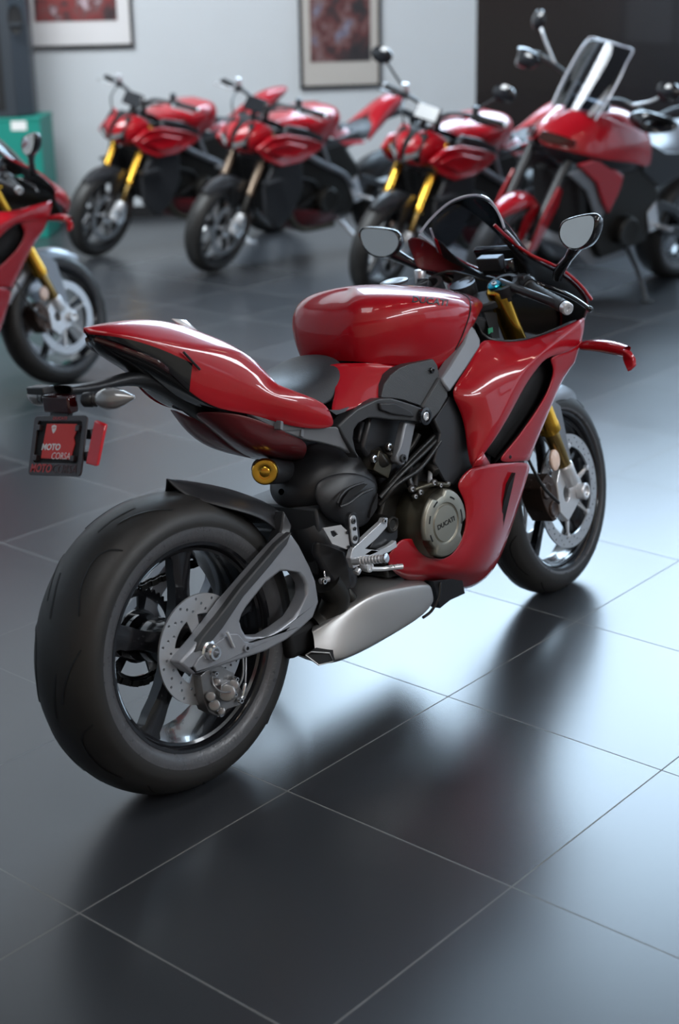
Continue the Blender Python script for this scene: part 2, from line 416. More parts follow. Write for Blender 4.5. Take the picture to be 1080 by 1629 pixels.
def chain_drive(root):
    c = Vector((0, .105, RR)); mb = MB()
    # toothed sprocket as a plate with windows
    n = 42; out = []
    for i in range(n*4):
        a = 2*PI*i/(n*4); r = (.108, .112, .108, .1035)[i % 4]; out.append(c+Vector((r*math.cos(a), 0, r*math.sin(a))))
    hs = []
    for k in range(5):
        a0, a1 = 2*PI*k/5+.14, 2*PI*(k+1)/5-.14
        hs.append([c+Vector((.092*math.cos(lerp(a0, a1, i/6)), 0, .092*math.sin(lerp(a0, a1, i/6)))) for i in range(7)] + [c+Vector((.062*math.cos(lerp(a1, a0, i/4)), 0, .062*math.sin(lerp(a1, a0, i/4)))) for i in range(5)])
    mb.plate(out, (0, .006, 0), 'gloss_black', holes=hs); mb.lathe([(-.02, .02), (-.02, .055), (.01, .055), (.01, .02)], c, YA, 'gloss_black', 28, closed=True)
    mb.build('sprocket', root, sharp=30)
    # chain: links along two runs and around the sprocket
    mb = MB(); fr = Vector((.56, .105, .42)); path = []
    for i in range(25): a = math.radians(85+190*i/24); path.append(c+Vector((.108*math.cos(a), 0, .108*math.sin(a))))
    path += [lerp(path[-1], fr+Vector((0, 0, -.04)), t/34) for t in range(1, 35)]
    path += [fr+Vector((.04*math.cos(a), 0, .04*math.sin(a))) for a in (-.8, -.3, .3, .8)]
    s0 = fr+Vector((0, 0, .04)); path += [lerp(s0, path[0], t/34) for t in range(0, 35)]
    tot = [0]
    for a, b in zip(path, path[1:]): tot.append(tot[-1]+(b-a).length)
    def at(s):
        for i in range(len(tot)-1):
            if s <= tot[i+1]: return lerp(path[i], path[i+1], (s-tot[i])/max(1e-6, tot[i+1]-tot[i])), (path[i+1]-path[i]).normalized()
        return path[-1], (path[-1]-path[-2]).normalized()
    k = int(tot[-1]/.0159)
    for i in range(k):
        p, t = at((i+.5)*.0159); nrm = t.cross(YA)
        Rm = Matrix((t, YA, nrm)).transposed()
        mb.box(p+YA*(.012 if i % 2 else .008), (.018, .002, .013), 'chain_steel', Rm); mb.box(p-YA*(.012 if i % 2 else .008)+YA*.003, (.018, .002, .013), 'chain_steel', Rm)
        mb.cyl(p-YA*.008, p+YA*.013, .0045, 'chain_steel', n=6)
    mb.build('drive_chain', root, sharp=30)
def rear_brake(root):
    c = Vector((0, -.098, RR)); mb = MB()
    disc_plate(mb, c, .1225, .030, -.005, 'steel_disc', 45, windows=5, win=(.040, .079), arm_w=.42, hole_r=.0034, phase=.5)
    d = mb.build('rear_brake_disc', root, sharp=30)
    # caliper under the swingarm end
    mb = MB()
    A = lambda px, py, Y: V(px, py, Y)
    body = [A(319, 1075, -.128), A(333, 1063, -.128), A(353, 1060, -.128), A(372, 1070, -.128), A(376, 1085, -.128), A(392, 1110, -.128), A(380, 1122, -.128), A(362, 1128, -.128), A(348, 1140, -.128), A(332, 1132, -.128), A(325, 1115, -.128), A(322, 1095, -.128)]
    mb.plate(body, (0, .035, 0), 'caliper_silver')
    boss = [A(352, 1090, -.142), A(366, 1082, -.142), A(375, 1092, -.142), A(373, 1108, -.142), A(360, 1117, -.142), A(350, 1106, -.142)]
    mb.plate(boss, (0, .02, 0), 'caliper_silver')
    for (px, py, r, y0, y1) in ((341, 1122, .013, -.11, -.146), (371, 1090, .013, -.11, -.148), (345, 1085, .009, -.11, -.14), (361, 1102, .020, -.11, -.150), (335, 1108, .011, -.11, -.144), (352, 1131, .009, -.11, -.142)):
        mb.rod(A(px, py, y0), A(px, py, y1), r, 'caliper_silver')
    cal = mb.build('rear_caliper', root, bevel=.004, segs=3)
    for i, (px, py, r) in enumerate(((340, 1071, .0055), (373, 1080, .0055), (332, 1112, .006), (341, 1127, .005), (357, 1103, .008), (371, 1104, .0045), (348, 1137, .004), (380, 1114, .0065), (350, 1136, .0035))):
        mb = MB(); mb.bolt(A(px, py, -.134), (0, -1, 0), r, 'bright_metal', h=.010); mb.build('bolt', cal, sharp=30)
    mb = MB(); mb.tube([A(337, 1076, -.14), A(340, 1090, -.15), A(350, 1100, -.155), A(363, 1101, -.155), A(376, 1096, -.15), A(385, 1080, -.14), A(387, 1062, -.13), A(386, 1040, -.12)], .0022, 'caliper_silver', n=8)
    mb.tube([A(391, 1040, -.12), A(391, 1066, -.13), A(390, 1088, -.135)], .0022, 'caliper_silver', n=8); mb.rod(A(390, 1087, -.135), A(386, 1107, -.135), .0042, 'bright_metal'); mb.tube([A(386, 1107, -.135), A(383, 1112, -.135), A(378, 1113, -.134)], .0035, 'bright_metal')
    mb.build('brake_hose', root)
def swingarm(root):
    P = lambda L, Y: [V(a, b, Y if len(t) == 0 else t[0]) for (a, b, *t) in L]
    out = [(285, 1055, -.138), (306, 1073, -.138), (330, 1068, -.142), (364, 1056, -.148), (424, 1036, -.158), (457, 1018, -.165), (480, 1000, -.17), (499, 982, -.172), (508, 958, -.172), (503, 925, -.172), (494, 902, -.17), (484, 882, -.17), (477, 868, -.168), (470, 858, -.165), (463, 848, -.16), (440, 871, -.158), (400, 916, -.152), (364, 958, -.148), (340, 990, -.144), (318, 1018, -.14), (304, 1034, -.138)]
    hole = [(447, 909, -.16), (462, 909, -.163), (474, 911, -.165), (482, 920, -.166), (487, 930, -.167), (487, 948, -.167), (479, 966, -.166), (468, 983, -.165), (445, 1000, -.162), (424, 1012, -.158), (406, 1013, -.156), (392, 1011, -.154), (386, 1001, -.153), (382, 990, -.152), (386, 977, -.153), (392, 967, -.154), (408, 947, -.156), (424, 927, -.158)]
    of, base = flat([(a, b, t) for (a, b, t) in out]); hf, _ = flat(hole, base)
    mb = MB(); mb.plate(of, (0, .040, 0), 'swing_grey', holes=[hf])
    arm = mb.build('swingarm', root, bevel=.007, segs=3, sharp=40)
    def inset(L, d, base): 
        f, _ = flat(L, base); return [p + Vector((0, d, 0)) for p in f]
    # raised facets: upper bevelled flange and web at the axle end
    mb = MB()
    mb.plate(inset([(316, 1019, 0), (345, 983, 0), (382, 934, 0), (440, 866, 0), (463, 846, 0), (455, 866, 0), (428, 900, 0), (386, 949, 0), (352, 1000, 0), (326, 1032, 0), (308, 1038, 0)], -.004, base), (0, .02, 0), 'dark_grey')
    mb.build('arm_top_flange', arm, bevel=.003, segs=2)
    mb = MB(); mb.plate(inset([(306, 1060, 0), (314, 1046, 0), (336, 1026, 0), (362, 1008, 0), (376, 1008, 0), (386, 1020, 0), (404, 1024, 0), (380, 1040, 0), (360, 1050, 0), (332, 1061, 0), (310, 1068, 0)], -.006, base), (0, .02, 0), 'swing_grey')
    mb.build('axle_block', arm, bevel=.005, segs=3)
    mb = MB(); mb.bolt(V(391, 1031, -.158), (0, -1, 0), .009, 'swing_grey', h=.006); mb.build('bolt', arm, sharp=30)
    mb = MB(); mb.rod(V(372, 1030, -.160), V(361, 1005, -.160), .0035, 'silver'); mb.build('adjuster_bolt', arm)
    a0 = Vector((0, 0, RR)); mb = MB()
    ax = V(351, 1037, -.168); ax = Vector((ax.x, -.168, ax.z)); mb.lathe([(-.030, .026), (-.012, .024), (-.010, .019), (.004, .018), (.007, .015), (.007, .010), (-.01, .009), (-.012, 0)], (ax.x-.010, -.158, ax.z), (0, -1, 0), 'bright_metal', 24)
    mb.cyl((ax.x-.01, -.13, ax.z), (ax.x-.01, .16, ax.z), .0125, 'silver'); mb.build('rear_axle', root, sharp=30)
    # left-hand arm of the symmetric swingarm, and the cross section by the pivot
    mb = MB(); q = mirror_y(of); h2 = mirror_y(hf)
    mb.plate(q, (0, -.035, 0), 'swing_grey', holes=[h2])
    mb.box((.44, 0, .49), (.12, .26, .12), 'dark_grey'); mb.box((.40, 0, .44), (.06, .24, .10), 'dark_grey')
    mb.build('swingarm_crossbrace', root, bevel=.008, segs=2)
def hugger(root):
    # curved mudguard over the rear tyre: rows across the tyre, columns along its length
    top = [(265, 761), (292, 764.5), (330, 771), (373, 780), (405, 790), (432, 801), (452, 815), (464, 838)]
    low = [(266, 762), (281, 778), (300, 790), (336, 801), (380, 812), (415, 823), (440, 840), (452, 862)]
    n = len(top); yt = (-.0, -.004, -.012, -.025, -.04, -.05, -.055, -.06); yb = (-.002, -.018, -.040, -.080, -.102, -.110, -.114, -.116)
    T = [V(a, b, y) for (a, b), y in zip(top, yt)]; B_ = [V(a, b, y) for (a, b), y in zip(low, yb)]
    cols = []
    for i, (t, b) in enumerate(zip(T, B_)):
        k = min(1, i/2.5)
        cols.append([b, lerp(b, t, .5)+Vector((0, -.010*k, .010*k)), t, Vector((t.x+.004*k, 0, t.z+.004*k)), Vector((t.x, -t.y, t.z)), Vector((lerp(b.x, t.x, .5), -(lerp(b.y, t.y, .5)-.010*k), lerp(b.z, t.z, .5)+.01*k)), Vector((b.x, -b.y, b.z))])
    mb = MB(); mb.grid(cols, 'matte_black')
    mb.build('rear_mudguard', root, sub=2, solid=.004, crease=.8)
    mb = MB()  # bracket that joins the mudguard to the arm
    mb.plate([V(452, 812, -.13), V(465, 836, -.135), V(462, 850, -.14), V(446, 872, -.14), V(430, 884, -.135), V(440, 862, -.13), V(447, 842, -.13)], (0, .03, 0), 'satin_black'); mb.build('mudguard_bracket', root, bevel=.004)
# ================================================================== front end (built in the steered frame)
def front_end(root, M=None, fork_top=.70, gold='gold', discs='steel_disc', spokes='wheel_black', fender='fender_grey', caliper='caliper_brown', simple=False, leg='gold_dark', clipons=True, fr=.3):
    M = M or SM
    make_tire(root, 'front_tire', M, fr, .060, .050, .2335, .052, grooves=not simple, letters=not simple)
    w = rim_mesh(root, 'front_wheel', M, .2335, .051, .208, m=spokes, hub_r=.036, hub_w=.05)
    for k in range(5): spoke(root, w, M, 20+72*k, .03, .215, .034, .030, 0, 0, .024, spokes)
    for sd in (-1, 1):
        mb = MB()
        disc_plate(mb, Vector((0, sd*.072, 0)), .165, .130, sd*.005, discs, 60 if not simple else 24, hole_r=.0030, rows=3)
        mb.xf(M); d = mb.build('front_brake_disc', root, sharp=30)
        mb = MB(); mb.lathe([(-.004, .03), (-.004, .048), (.004, .048), (.004, .03)], (0, sd*.068, 0), YA, 'silver', 30, closed=True)
        for k in range(6):
            a = 2*PI*k/6+.3
            for da in (-.22, .22):
                p0 = Vector((.042*math.cos(a+da*.9), sd*.068, .042*math.sin(a+da*.9))); p1 = Vector((.13*math.cos(a), sd*.072, .13*math.sin(a)))
                mb.tube([p0, p1], .0042, 'silver', n=6, smooth=1)
            p1 = Vector((.130*math.cos(a), sd*.072, .13*math.sin(a))); mb.rod(p1-YA*.006, p1+YA*.006, .009, 'silver', n=12)
        mb.xf(M); mb.build('disc_carrier', d, sharp=40)
    up = Vector((-math.sin(RAKE), 0, math.cos(RAKE))); bk = Vector((-math.cos(RAKE), 0, -math.sin(RAKE)))
    for sd in (-1, 1):
        o = Vector((-.006, sd*.112, 0)) + bk*.024
        mb = MB()   # upside-down fork: dark lower stanchion, gold outer tube
        mb.rod(o+up*.05, o+up*.26, .0215, leg, n=28)
        mb.lathe([(0, .024), (.004, .031), (.03, .031), (.034, .0295), (fork_top-.245, .0285), (fork_top-.24, .02), (fork_top-.24, 0)], o+up*.235, up, gold, 32)
        mb.xf(M); mb.build('fork_leg', root, sharp=35)
        mb = MB()   # axle clamp and caliper bracket
        a0 = Vector((0, sd*.115, 0))
        mb.lathe([(-.018, 0), (-.018, .014), (-.018, .024), (.018, .024), (.02, .014), (.014, .013), (.008, 0)], a0, (0, sd, 0), 'silver', 28)
        q = [Vector((.022, sd*.088, .01)), Vector((.012, sd*.088, .035)), o+up*.115+bk*-.026, o+up*.12+bk*.026, o+up*.10+bk*.06, o+up*.02+bk*.095, o+up*-.03+bk*.075, Vector((-.005, sd*.088, -.026))]
        q = [Vector((p.x, sd*.088, p.z)) for p in q]
        ctr = o+up*.04+bk*.035; hole = [Vector((ctr.x+.018*math.cos(t), sd*.088, ctr.z+.024*math.sin(t))) for t in [2*PI*i/8 for i in range(8)]]
        mb.plate(q, (0, sd*.024, 0), 'silver', holes=[hole])
        mb.rod(o+up*.05, o+up*.12, .0265, 'silver')
        mb.xf(M); fb = mb.build('fork_foot', root, bevel=.004, segs=2)
        mb = MB()   # radial caliper hugging the rear of the disc
        cc = bk*.138 + up*.085; cy = sd*.074
        pts = []
        for (u, v) in ((-.068, .030), (-.060, .048), (-.02, .056), (.02, .056), (.058, .046), (.068, .028), (.066, -.012), (.04, -.024), (-.04, -.024), (-.066, -.012)):
            p = cc + up*u + bk*(v-.02); pts.append(Vector((p.x, cy+sd*.034, p.z)))
        mb.plate(pts, (0, -sd*.068, 0), caliper)
        for u in (-.032, .032):
            p = cc + up*u + bk*.005; mb.lathe([(0, .024), (.006, .0235), (.008, .019), (.006, .016), (.006, 0)], (p.x, cy+sd*.032, p.z), (0, sd, 0), caliper, 24)
        mb.xf(M); cl = mb.build('front_caliper', root, bevel=.006, segs=3)
        for u in (-.055, .055):
            mb = MB(); p = cc + up*u + bk*.012; mb.bolt((p.x, cy+sd*.034, p.z), (0, sd, 0), .0065, 'silver', h=.005); mb.xf(M); mb.build('bolt', cl, sharp=30)
        if not simple:
            mb = MB(); p = o+up*.170+bk*.045; mb.lathe([(0, 0), (0, .024), (.006, .024), (.009, .021), (.010, 0)], (p.x, sd*.118, p.z), (0, sd, 0), 'pale_reflector', 24, scale=(1.25, 1)); mb.xf(M); mb.build('side_reflector', root)
            mb = MB(); p = o+up*.06
            mb.tube([Vector((p.x, sd*.13, p.z))+bk*.11+up*.01, Vector((p.x, sd*.125, p.z))+bk*.15+up*.12, Vector((p.x, sd*.09, p.z))+bk*.12+up*.3, Vector((p.x, sd*.06, p.z))+bk*.08+up*.5], .0045, 'wire_black'); mb.xf(M); mb.build('brake_hose', root)
    # fender: hugging shell with side tongues running down to the axle clamps
    mb = MB(); rows = []
    for k in range(11):
        a = math.radians(lerp(160, 52, k/10)); Rr = fr+.014+ (.006 if k in (0, 10) else 0); wv = (.042, .052, .060, .066, .069, .070, .069, .066, .060, .050, .036)[k]
        row = []
        for f in (-1, -.96, -.7, -.3, 0, .3, .7, .96, 1):
            dr = {1: -.050, .96: -.022, .7: -.004, .3: .006, 0: .009}[abs(f)]
            row.append(Vector(((Rr+dr)*math.cos(a), f*wv, (Rr+dr)*math.sin(a))))
        rows.append(row)
    mb.grid(rows, fender); mb.xf(M); mb.build('front_fender', root, sub=2, solid=.003, crease=None)
    for sd in (-1, 1):
        mb = MB()
        q = [bk*-.02+up*.33, bk*.05+up*.335, bk*.062+up*.25, bk*.035+up*.14, bk*.008+up*.02, bk*-.018+up*.03, bk*-.045+up*.13, bk*-.075+up*.24]
        q = [Vector((p.x+.035, sd*.074, p.z)) for p in q]
        mb.plate(q, (0, sd*.004, 0), fender); mb.xf(M); st = mb.build('fender_stay', root, bevel=.0015)
# ================================================================== bodywork of the red sport motorcycle (traced)
def P3(L, Y=0.): return [V(a, b, (t[0] if t else Y)) for (a, b, *t) in L]
def mirror_y(L): return [Vector((p.x, -p.y, p.z)) for p in L]
def tank(root):
    C = [
     [(.612, 0, .850), (.603, 0, .90), (.608, 0, .950), (.628, 0, .980), (.675, 0, .998), (.72, 0, 1.004)],
     [(.617, -.060, .850), (.608, -.063, .90), (.613, -.061, .950), (.633, -.053, .980), (.683, -.035, 1.000), (.735, 0, 1.006)],
     [(.625, -.100, .846), (.618, -.110, .90), (.622, -.110, .955), (.640, -.092, .991), (.68, -.05, 1.008), (.745, 0, 1.012)],
     [(.68, -.132, .832), (.672, -.155, .885), (.675, -.165, .945), (.69, -.140, .990), (.71, -.08, 1.008), (.77, 0, 1.013)],
     [(.76, -.150, .808), (.76, -.180, .865), (.76, -.196, .930), (.76, -.180, .984), (.78, -.10, 1.000), (.82, 0, 1.009)],
     [(.85, -.162, .776), (.86, -.190, .84), (.86, -.208, .908), (.86, -.198, .968), (.87, -.11, .986), (.88, 0, .998)],
     [(.90, -.168, .785), (.935, -.186, .85), (.945, -.200, .895), (.95, -.186, .952), (.96, -.11, .970), (.97, 0, .983)],
     [(.97, -.160, .85), (.99, -.174, .875), (1.01, -.178, .90), (1.03, -.155, .925), (1.04, -.10, .950), (1.05, 0, .962)],
     [(1.04, -.130, .885), (1.07, -.138, .895), (1.09, -.132, .908), (1.11, -.10, .922), (1.13, -.05, .930), (1.14, 0, .935)]]
    mb = MB(); rows = [list(map(Vector, c)) for c in C]
    mb.grid(rows, 'red_paint'); mb.grid([mirror_y(r) for r in rows], 'red_paint')
    tk = o = mb.build('fuel_tank', root, sub=3, solid=.0, crease=.5)
    crease_edges(o, lambda a, b: max(a.z, b.z) > 2)
    # filler ring and long cover along the crown
    mb = MB(); mb.lathe([(0, .036), (.006, .036), (.008, .030), (.006, .02), (.006, 0)], (.90, 0, .994), (-.12, 0, 1), 'satin_black', 32); cap = mb.build('filler_cap', root)
    # maker's name on the right flank of the tank
    dg = bpy.context.evaluated_depsgraph_get(); dg.update(); te = tk.evaluated_get(dg); eye = LMT @ CAM
    def surf(px, py, off=.0):   # traced point on the tank skin
        d = (LMT @ ray(px, py)).normalized(); hit, loc, nn, ix = te.ray_cast(eye + d*1.5, d)
        return (loc + nn*off*(1 if nn.dot(d) < 0 else -1)) if hit else V(px, py, -.15)
    for sd in (-1, 1):
        o = text_fit('tank_lettering', 'DUCATI', Matrix.Identity(4), 1.0, 1.0, 'matte_black', root, bold=.02, shear=.0, ext=.01)
        for v in o.data.vertices:
            x, y, z = v.co; px = 684 + x*56 + y*2; py = 479 + x*6 - y*10
            p = surf(px, py, .0012 if z > .005 else -.001); v.co = Vector((p.x, p.y*(1 if sd < 0 else -1), p.z))
        if sd > 0:
            xs = [v.co.x for v in o.data.vertices]; cx = (min(xs)+max(xs))/2
            for v in o.data.vertices: v.co.x = 2*cx-v.co.x
    q = [surf(px, py, .0005) for px, py in ((722, 464), (735, 468), (745, 475), (748, 488), (746, 502), (740, 520), (733, 538), (724, 556))]
    for mir in (False, True):
        mb = MB(); mb.tube(q, .0022, 'deep_black', n=6); mb.build('tank_seam', root, mirror=mir)
def tank_base(root):
    R_ = [P3([(508, 578, -.068), (560, 577, -.105), (605, 577, -.122), (640, 576, -.135)]), P3([(538, 608, -.118), (563, 612, -.138), (592, 612, -.148), (618, 608, -.152)]), P3([(529, 640, -.148), (552, 640, -.158), (583, 634, -.160), (611, 631, -.16)]), P3([(526, 660, -.166), (548, 655, -.168), (578, 643, -.168), (608, 634, -.165)])]
    for mir in (False, True):
        mb = MB(); mb.grid(R_, 'red_paint'); mb.build('tank_skirt', root, sub=2, solid=.004, mirror=mir, crease=.8)
    mb = MB(); mb.plate(P3([(523, 652, -.171), (541, 652, -.171), (556, 647, -.17), (549, 655, -.172), (535, 660, -.172)]), (0, .004, 0), 'dark_grey'); mb.build('skirt_vent', root)
def seat(root):
    out = [(425, 589), (445, 582), (467, 577), (480, 578), (492, 577), (503, 576), (512, 580), (518, 586), (539, 607), (537, 620), (529, 632), (518, 641), (490, 628), (460, 612), (441, 604)]
    # saddle as a loft across the bike
    secs = []
    for x, w, z, dz in ((.30, .095, .885, .03), (.325, .118, .868, .035), (.37, .135, .855, .048), (.42, .138, .853, .058), (.47, .132, .858, .060), (.52, .124, .868, .058), (.56, .112, .876, .055), (.59, .085, .872, .045)):
        secs.append([Vector((x-.0, -w*1.05, z-dz-.012)), Vector((x, -w, z-dz)), Vector((x, -w*.86, z-dz*.42)), Vector((x, -w*.5, z-.004)), Vector((x, 0, z)), Vector((x, w*.5, z-.004)), Vector((x, w*.86, z-dz*.42)), Vector((x, w, z-dz)), Vector((x, w*1.05, z-dz-.012))])
    mb = MB(); mb.grid(secs, 'seat_vinyl'); mb.build('seat', root, sub=2, solid=.01)
def tail(root):
    crest = P3([(136, 528, -.004), (168, 530, -.035), (207, 533, -.058), (262, 545, -.072), (315, 552, -.082), (360, 556, -.086), (394, 560, -.088), (420, 588, -.10), (441, 611, -.128), (480, 626, -.150), (519, 641, -.164)])
    mid = P3([(140, 531, -.004), (172, 533, -.036), (208, 537, -.059), (262, 553, -.075), (304, 574, -.090), (358, 592, -.105), (395, 605, -.118), (424, 624, -.132), (453, 640, -.150), (487, 648, -.164), (527, 660, -.172)])
    low = P3([(143, 537, -.004), (176, 541, -.036), (214, 556, -.058), (262, 582, -.070), (300, 625, -.080), (345, 652, -.092), (392, 657, -.105), (428, 668, -.120), (462, 678, -.140), (495, 683, -.155), (536, 681, -.172)])
    ctr = [Vector(p) for p in ((-.097, 0, 1.047), (-.03, 0, 1.053), (.03, 0, 1.052), (.10, 0, 1.045), (.16, 0, 1.025), (.215, 0, .994), (.26, 0, .960), (.295, 0, .925), (.315, 0, .895), (.33, 0, .875), (.335, 0, .86))]
    inner = [lerp(c, k, .55)+Vector((0, 0, .012 if i < 7 else .004)) for i, (c, k) in enumerate(zip(ctr, crest))]
    mb = MB()
    T = [ctr[:9], inner[:9], crest[:9]]
    for mir in (False, True):
        f = mirror_y if mir else (lambda L: L)
        mb.grid([f(r) for r in T], 'red_paint')
        rr_ = [f(r) for r in (crest, mid, low)]
        mb.grid([rr_[0], rr_[1]], 'red_paint'); mb.grid([rr_[1][:5], rr_[2][:5]], 'gloss_black'); mb.grid([rr_[1][4:], rr_[2][4:]], 'red_paint')  # rear lower skin painted black in place of shade on its downward face
    o = mb.build('tail_fairing', root, sub=2, solid=.003, crease=.8)
    cs = {tuple(round(abs(c), 4) for c in p) for p in crest}
    crease_edges(o, lambda a, b: tuple(round(abs(c), 4) for c in a) in cs and tuple(round(abs(c), 4) for c in b) in cs, .75)
    # black gap line and grey-white pad on the crown
    mb = MB(); mb.grid([P3([(274, 506.5, .004), (296, 509, .004), (316, 527, .004)]), P3([(283, 513, -.004), (299, 521, -.004), (316, 529, -.004)])], 'white_paint'); mb.build('crown_pad', root, solid=.004)
    for mir in (False, True):
        mb = MB(); mb.tube(P3([(292, 560, -.089), (304, 573, -.092), (318, 588, -.096)]), .0028, 'deep_black', n=6); mb.build('panel_gap', root, mirror=mir)
    # gloss black under tray
    bot = [Vector(p) for p in ((-.088, 0, 1.035), (-.075, 0, 1.0), (-.03, 0, .965), (.02, 0, .935), (.08, 0, .885), (.16, 0, .825), (.24, 0, .79), (.30, 0, .77))]
    side = [low[0], low[1], low[2], low[3], low[4], low[5], low[6], low[7]]
    rows = [[Vector((p.x, p.y+.006, p.z+.004)) for p in side], [Vector((lerp(p.x, b.x, .4), p.y*.85, lerp(p.z, b.z, .55))) for p, b in zip(side, bot)], [Vector((lerp(p.x, b.x, .9), p.y*.35, b.z)) for p, b in zip(side, bot)]]
    rows = rows + [mirror_y(r) for r in rows[::-1]]
    mb = MB(); mb.grid(rows, 'gloss_black'); mb.build('tail_undertray', root, sub=2, solid=.003)
    mb = MB()
    for sd in (-1, 1):
        mb.tube([Vector((-.085, sd*.012, 1.028)), Vector((-.05, sd*.045, 1.004)), Vector((.02, sd*.066, .962)), Vector((.06, sd*.066, .93))], .006, 'dark_lens', n=8)
    mb.build('tail_light_strip', root)
    # red under panels with painted dark reflection and the grey subframe rail with cooling fins
    for mir in (False, True):
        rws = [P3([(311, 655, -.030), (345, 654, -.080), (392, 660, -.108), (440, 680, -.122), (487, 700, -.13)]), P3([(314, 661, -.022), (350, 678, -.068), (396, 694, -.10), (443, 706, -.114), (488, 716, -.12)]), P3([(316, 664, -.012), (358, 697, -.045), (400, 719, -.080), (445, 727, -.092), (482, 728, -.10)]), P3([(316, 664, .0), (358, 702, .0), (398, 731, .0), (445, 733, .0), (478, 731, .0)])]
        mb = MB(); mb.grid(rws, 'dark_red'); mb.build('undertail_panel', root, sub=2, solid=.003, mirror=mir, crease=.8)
        mb = MB(); mb.plate(P3([(393, 656, -.106), (446, 672, -.128), (487, 682, -.147), (536, 679, -.165), (546, 686, -.166), (556, 700, -.166), (572, 728, -.164), (560, 722, -.162), (540, 712, -.158), (515, 705, -.15), (484, 699, -.138), (450, 687, -.125), (410, 668, -.110)]), (0, .018, 0), 'frame_grey'); rl = mb.build('subframe_rail', root, bevel=.003, mirror=mir)
        for (px, py) in ((446, 678), (479, 689)):
            mb = MB(); mb.plate(P3([(px+1, py-9, -.142), (px+5, py-7, -.142), (px+4, py+7, -.142), (px, py+5, -.142)]), (0, .02, 0), 'frame_grey'); mb.build('cooling_fin', rl, bevel=.001, mirror=mir)
def plate_holder(root):
    # arm reaching back under the tail
    mb = MB()
    rows = []
    for (a, b, w) in (((370, 650), (370, 700), .050), ((335, 645), (335, 682), .046), ((311, 638), (311, 668), .040), ((265, 600), (268, 634), .036), ((225, 588), (232, 618), .030), ((200, 592), (205, 613), .026), ((160, 606), (165, 620), .026), ((125, 611), (125, 631), .034), ((97, 612), (97, 631), .036)):
        t = V(a[0], a[1], 0); u = V(b[0], b[1], 0); rows.append([Vector((t.x, -w, t.z-.004)), Vector((t.x, -w*.4, t.z)), Vector((t.x, w*.4, t.z)), Vector((t.x, w, t.z-.004)), Vector((u.x, w*.8, u.z)), Vector((u.x, -w*.8, u.z))])
    mb.grid(rows, 'matte_black', closed_u=True); mb.v and None
    arm = mb.build('plate_arm', root, sub=1, solid=.002)
    e = V(100, 640, 0)
    mb = MB(); mb.box(V(103, 640, .0)+Vector((-.012, 0, 0)), (.026, .085, .036), 'dark_lens'); mb.build('tail_lamp', root, bevel=.004)
    mb = MB(); mb.box(V(80, 619, .02)+Vector((-.01, .02, .0)), (.03, .055, .016), 'satin_black'); mb.build('rear_sensor', root, bevel=.003)
    mb = MB(); mb.plate([Vector((-.185, -.035, .93)), Vector((-.185, .035, .93)), Vector((-.20, .03, .885)), Vector((-.20, -.03, .885))], (.012, 0, 0), 'matte_black'); mb.build('plate_bracket', root, bevel=.002)
    # plate frame
    X0 = -.205
    TL = VX(58, 661, X0); TR = VX(142, 662, X0); BR = VX(125, 757, X0-.045); BL = VX(41, 756, X0-.045)
    ctr = (TL+TR+BL+BR)/4; ux = ((TR-TL)+(BR-BL)).normalized(); uy = ((TL-BL)+(TR-BR)).normalized()
    W_ = ((TR-TL).length+(BR-BL).length)/2; H_ = ((TL-BL).length+(TR-BR).length)/2
    M = frame_from(ctr, ux, uy); nz = Vector((M[0][2], M[1][2], M[2][2]))
    def pt(u, v, w=0): return M @ Vector((u*W_/2, v*H_/2, w))
    def rr(hw, hh, r, cx=0, cy=0, k=4):
        q = []
        for (sx, sy, a0) in ((1, 1, 0), (-1, 1, 90), (-1, -1, 180), (1, -1, 270)):
            for i in range(k+1):
                a = math.radians(a0+90*i/k); q.append(M @ Vector((cx+sx*(hw-r)+r*math.cos(a), cy+sy*(hh-r)+r*math.sin(a), 0)))
        return q
    hw, hh = W_/2, H_/2
    mb = MB(); mb.plate(rr(hw, hh, .010), -nz*.004, 'plate_frame', holes=[rr(hw*.84, hh*.70, .006, cx=0, cy=hh*.12)]); fr = mb.build('plate_frame', root, bevel=.0012, label='smoked plate frame lettered at its foot')
    mb = MB(); q = [p - nz*.0045 for p in rr(hw*.9, hh*.78, .006, cy=hh*.04)]; mb.plate(q, -nz*.003, 'deep_black'); mb.build('plate_backing', fr)
    # red sticker with the ragged right edge
    st = [(-.52, .74), (.59, .73), (.65, .64), (.61, .42), (.55, .28), (.62, .08), (.57, -.18), (.54, -.44), (-.59, -.42), (-.58, -.05)]
    mb = MB(); mb.plate([pt(u, v, -.0038) for u, v in st], nz*.0016, 'plate_red'); mb.build('sticker', fr)
    def T(s, u, v, w_, h_, m, bold, z=-.0018, sh=.2): return text_fit('lettering', s, M @ Matrix.Translation((u*hw, v*hh, z)), w_*hw*2, h_*hh*2, m, fr, bold=bold, shear=sh)
    T('MOTO', -.24, -.04, .35, .112, 'print_white', .035); T('CORSA', .17, -.335, .35, .112, 'print_white', -.008)
    T('MOTO', -.49, -.76, .40, .145, 'print_red', .035, .0006); T('CORSA', .40, -.77, .46, .145, 'print_dark', -.004, .0006); T('DUCATI', 0, .91, .26, .05, 'print_red', .02, .0006)
    T('MOTO CORSA PORTLAND', -.02, -.50, .5, .018, 'print_dark', 0, -.0018, 0) if False else None
    s0 = (-.22, .57)
    sh = [(-.09, .10), (.0, .13), (.09, .10), (.085, -.02), (.045, -.11), (-.01, -.16), (-.05, -.09), (-.085, .0)]
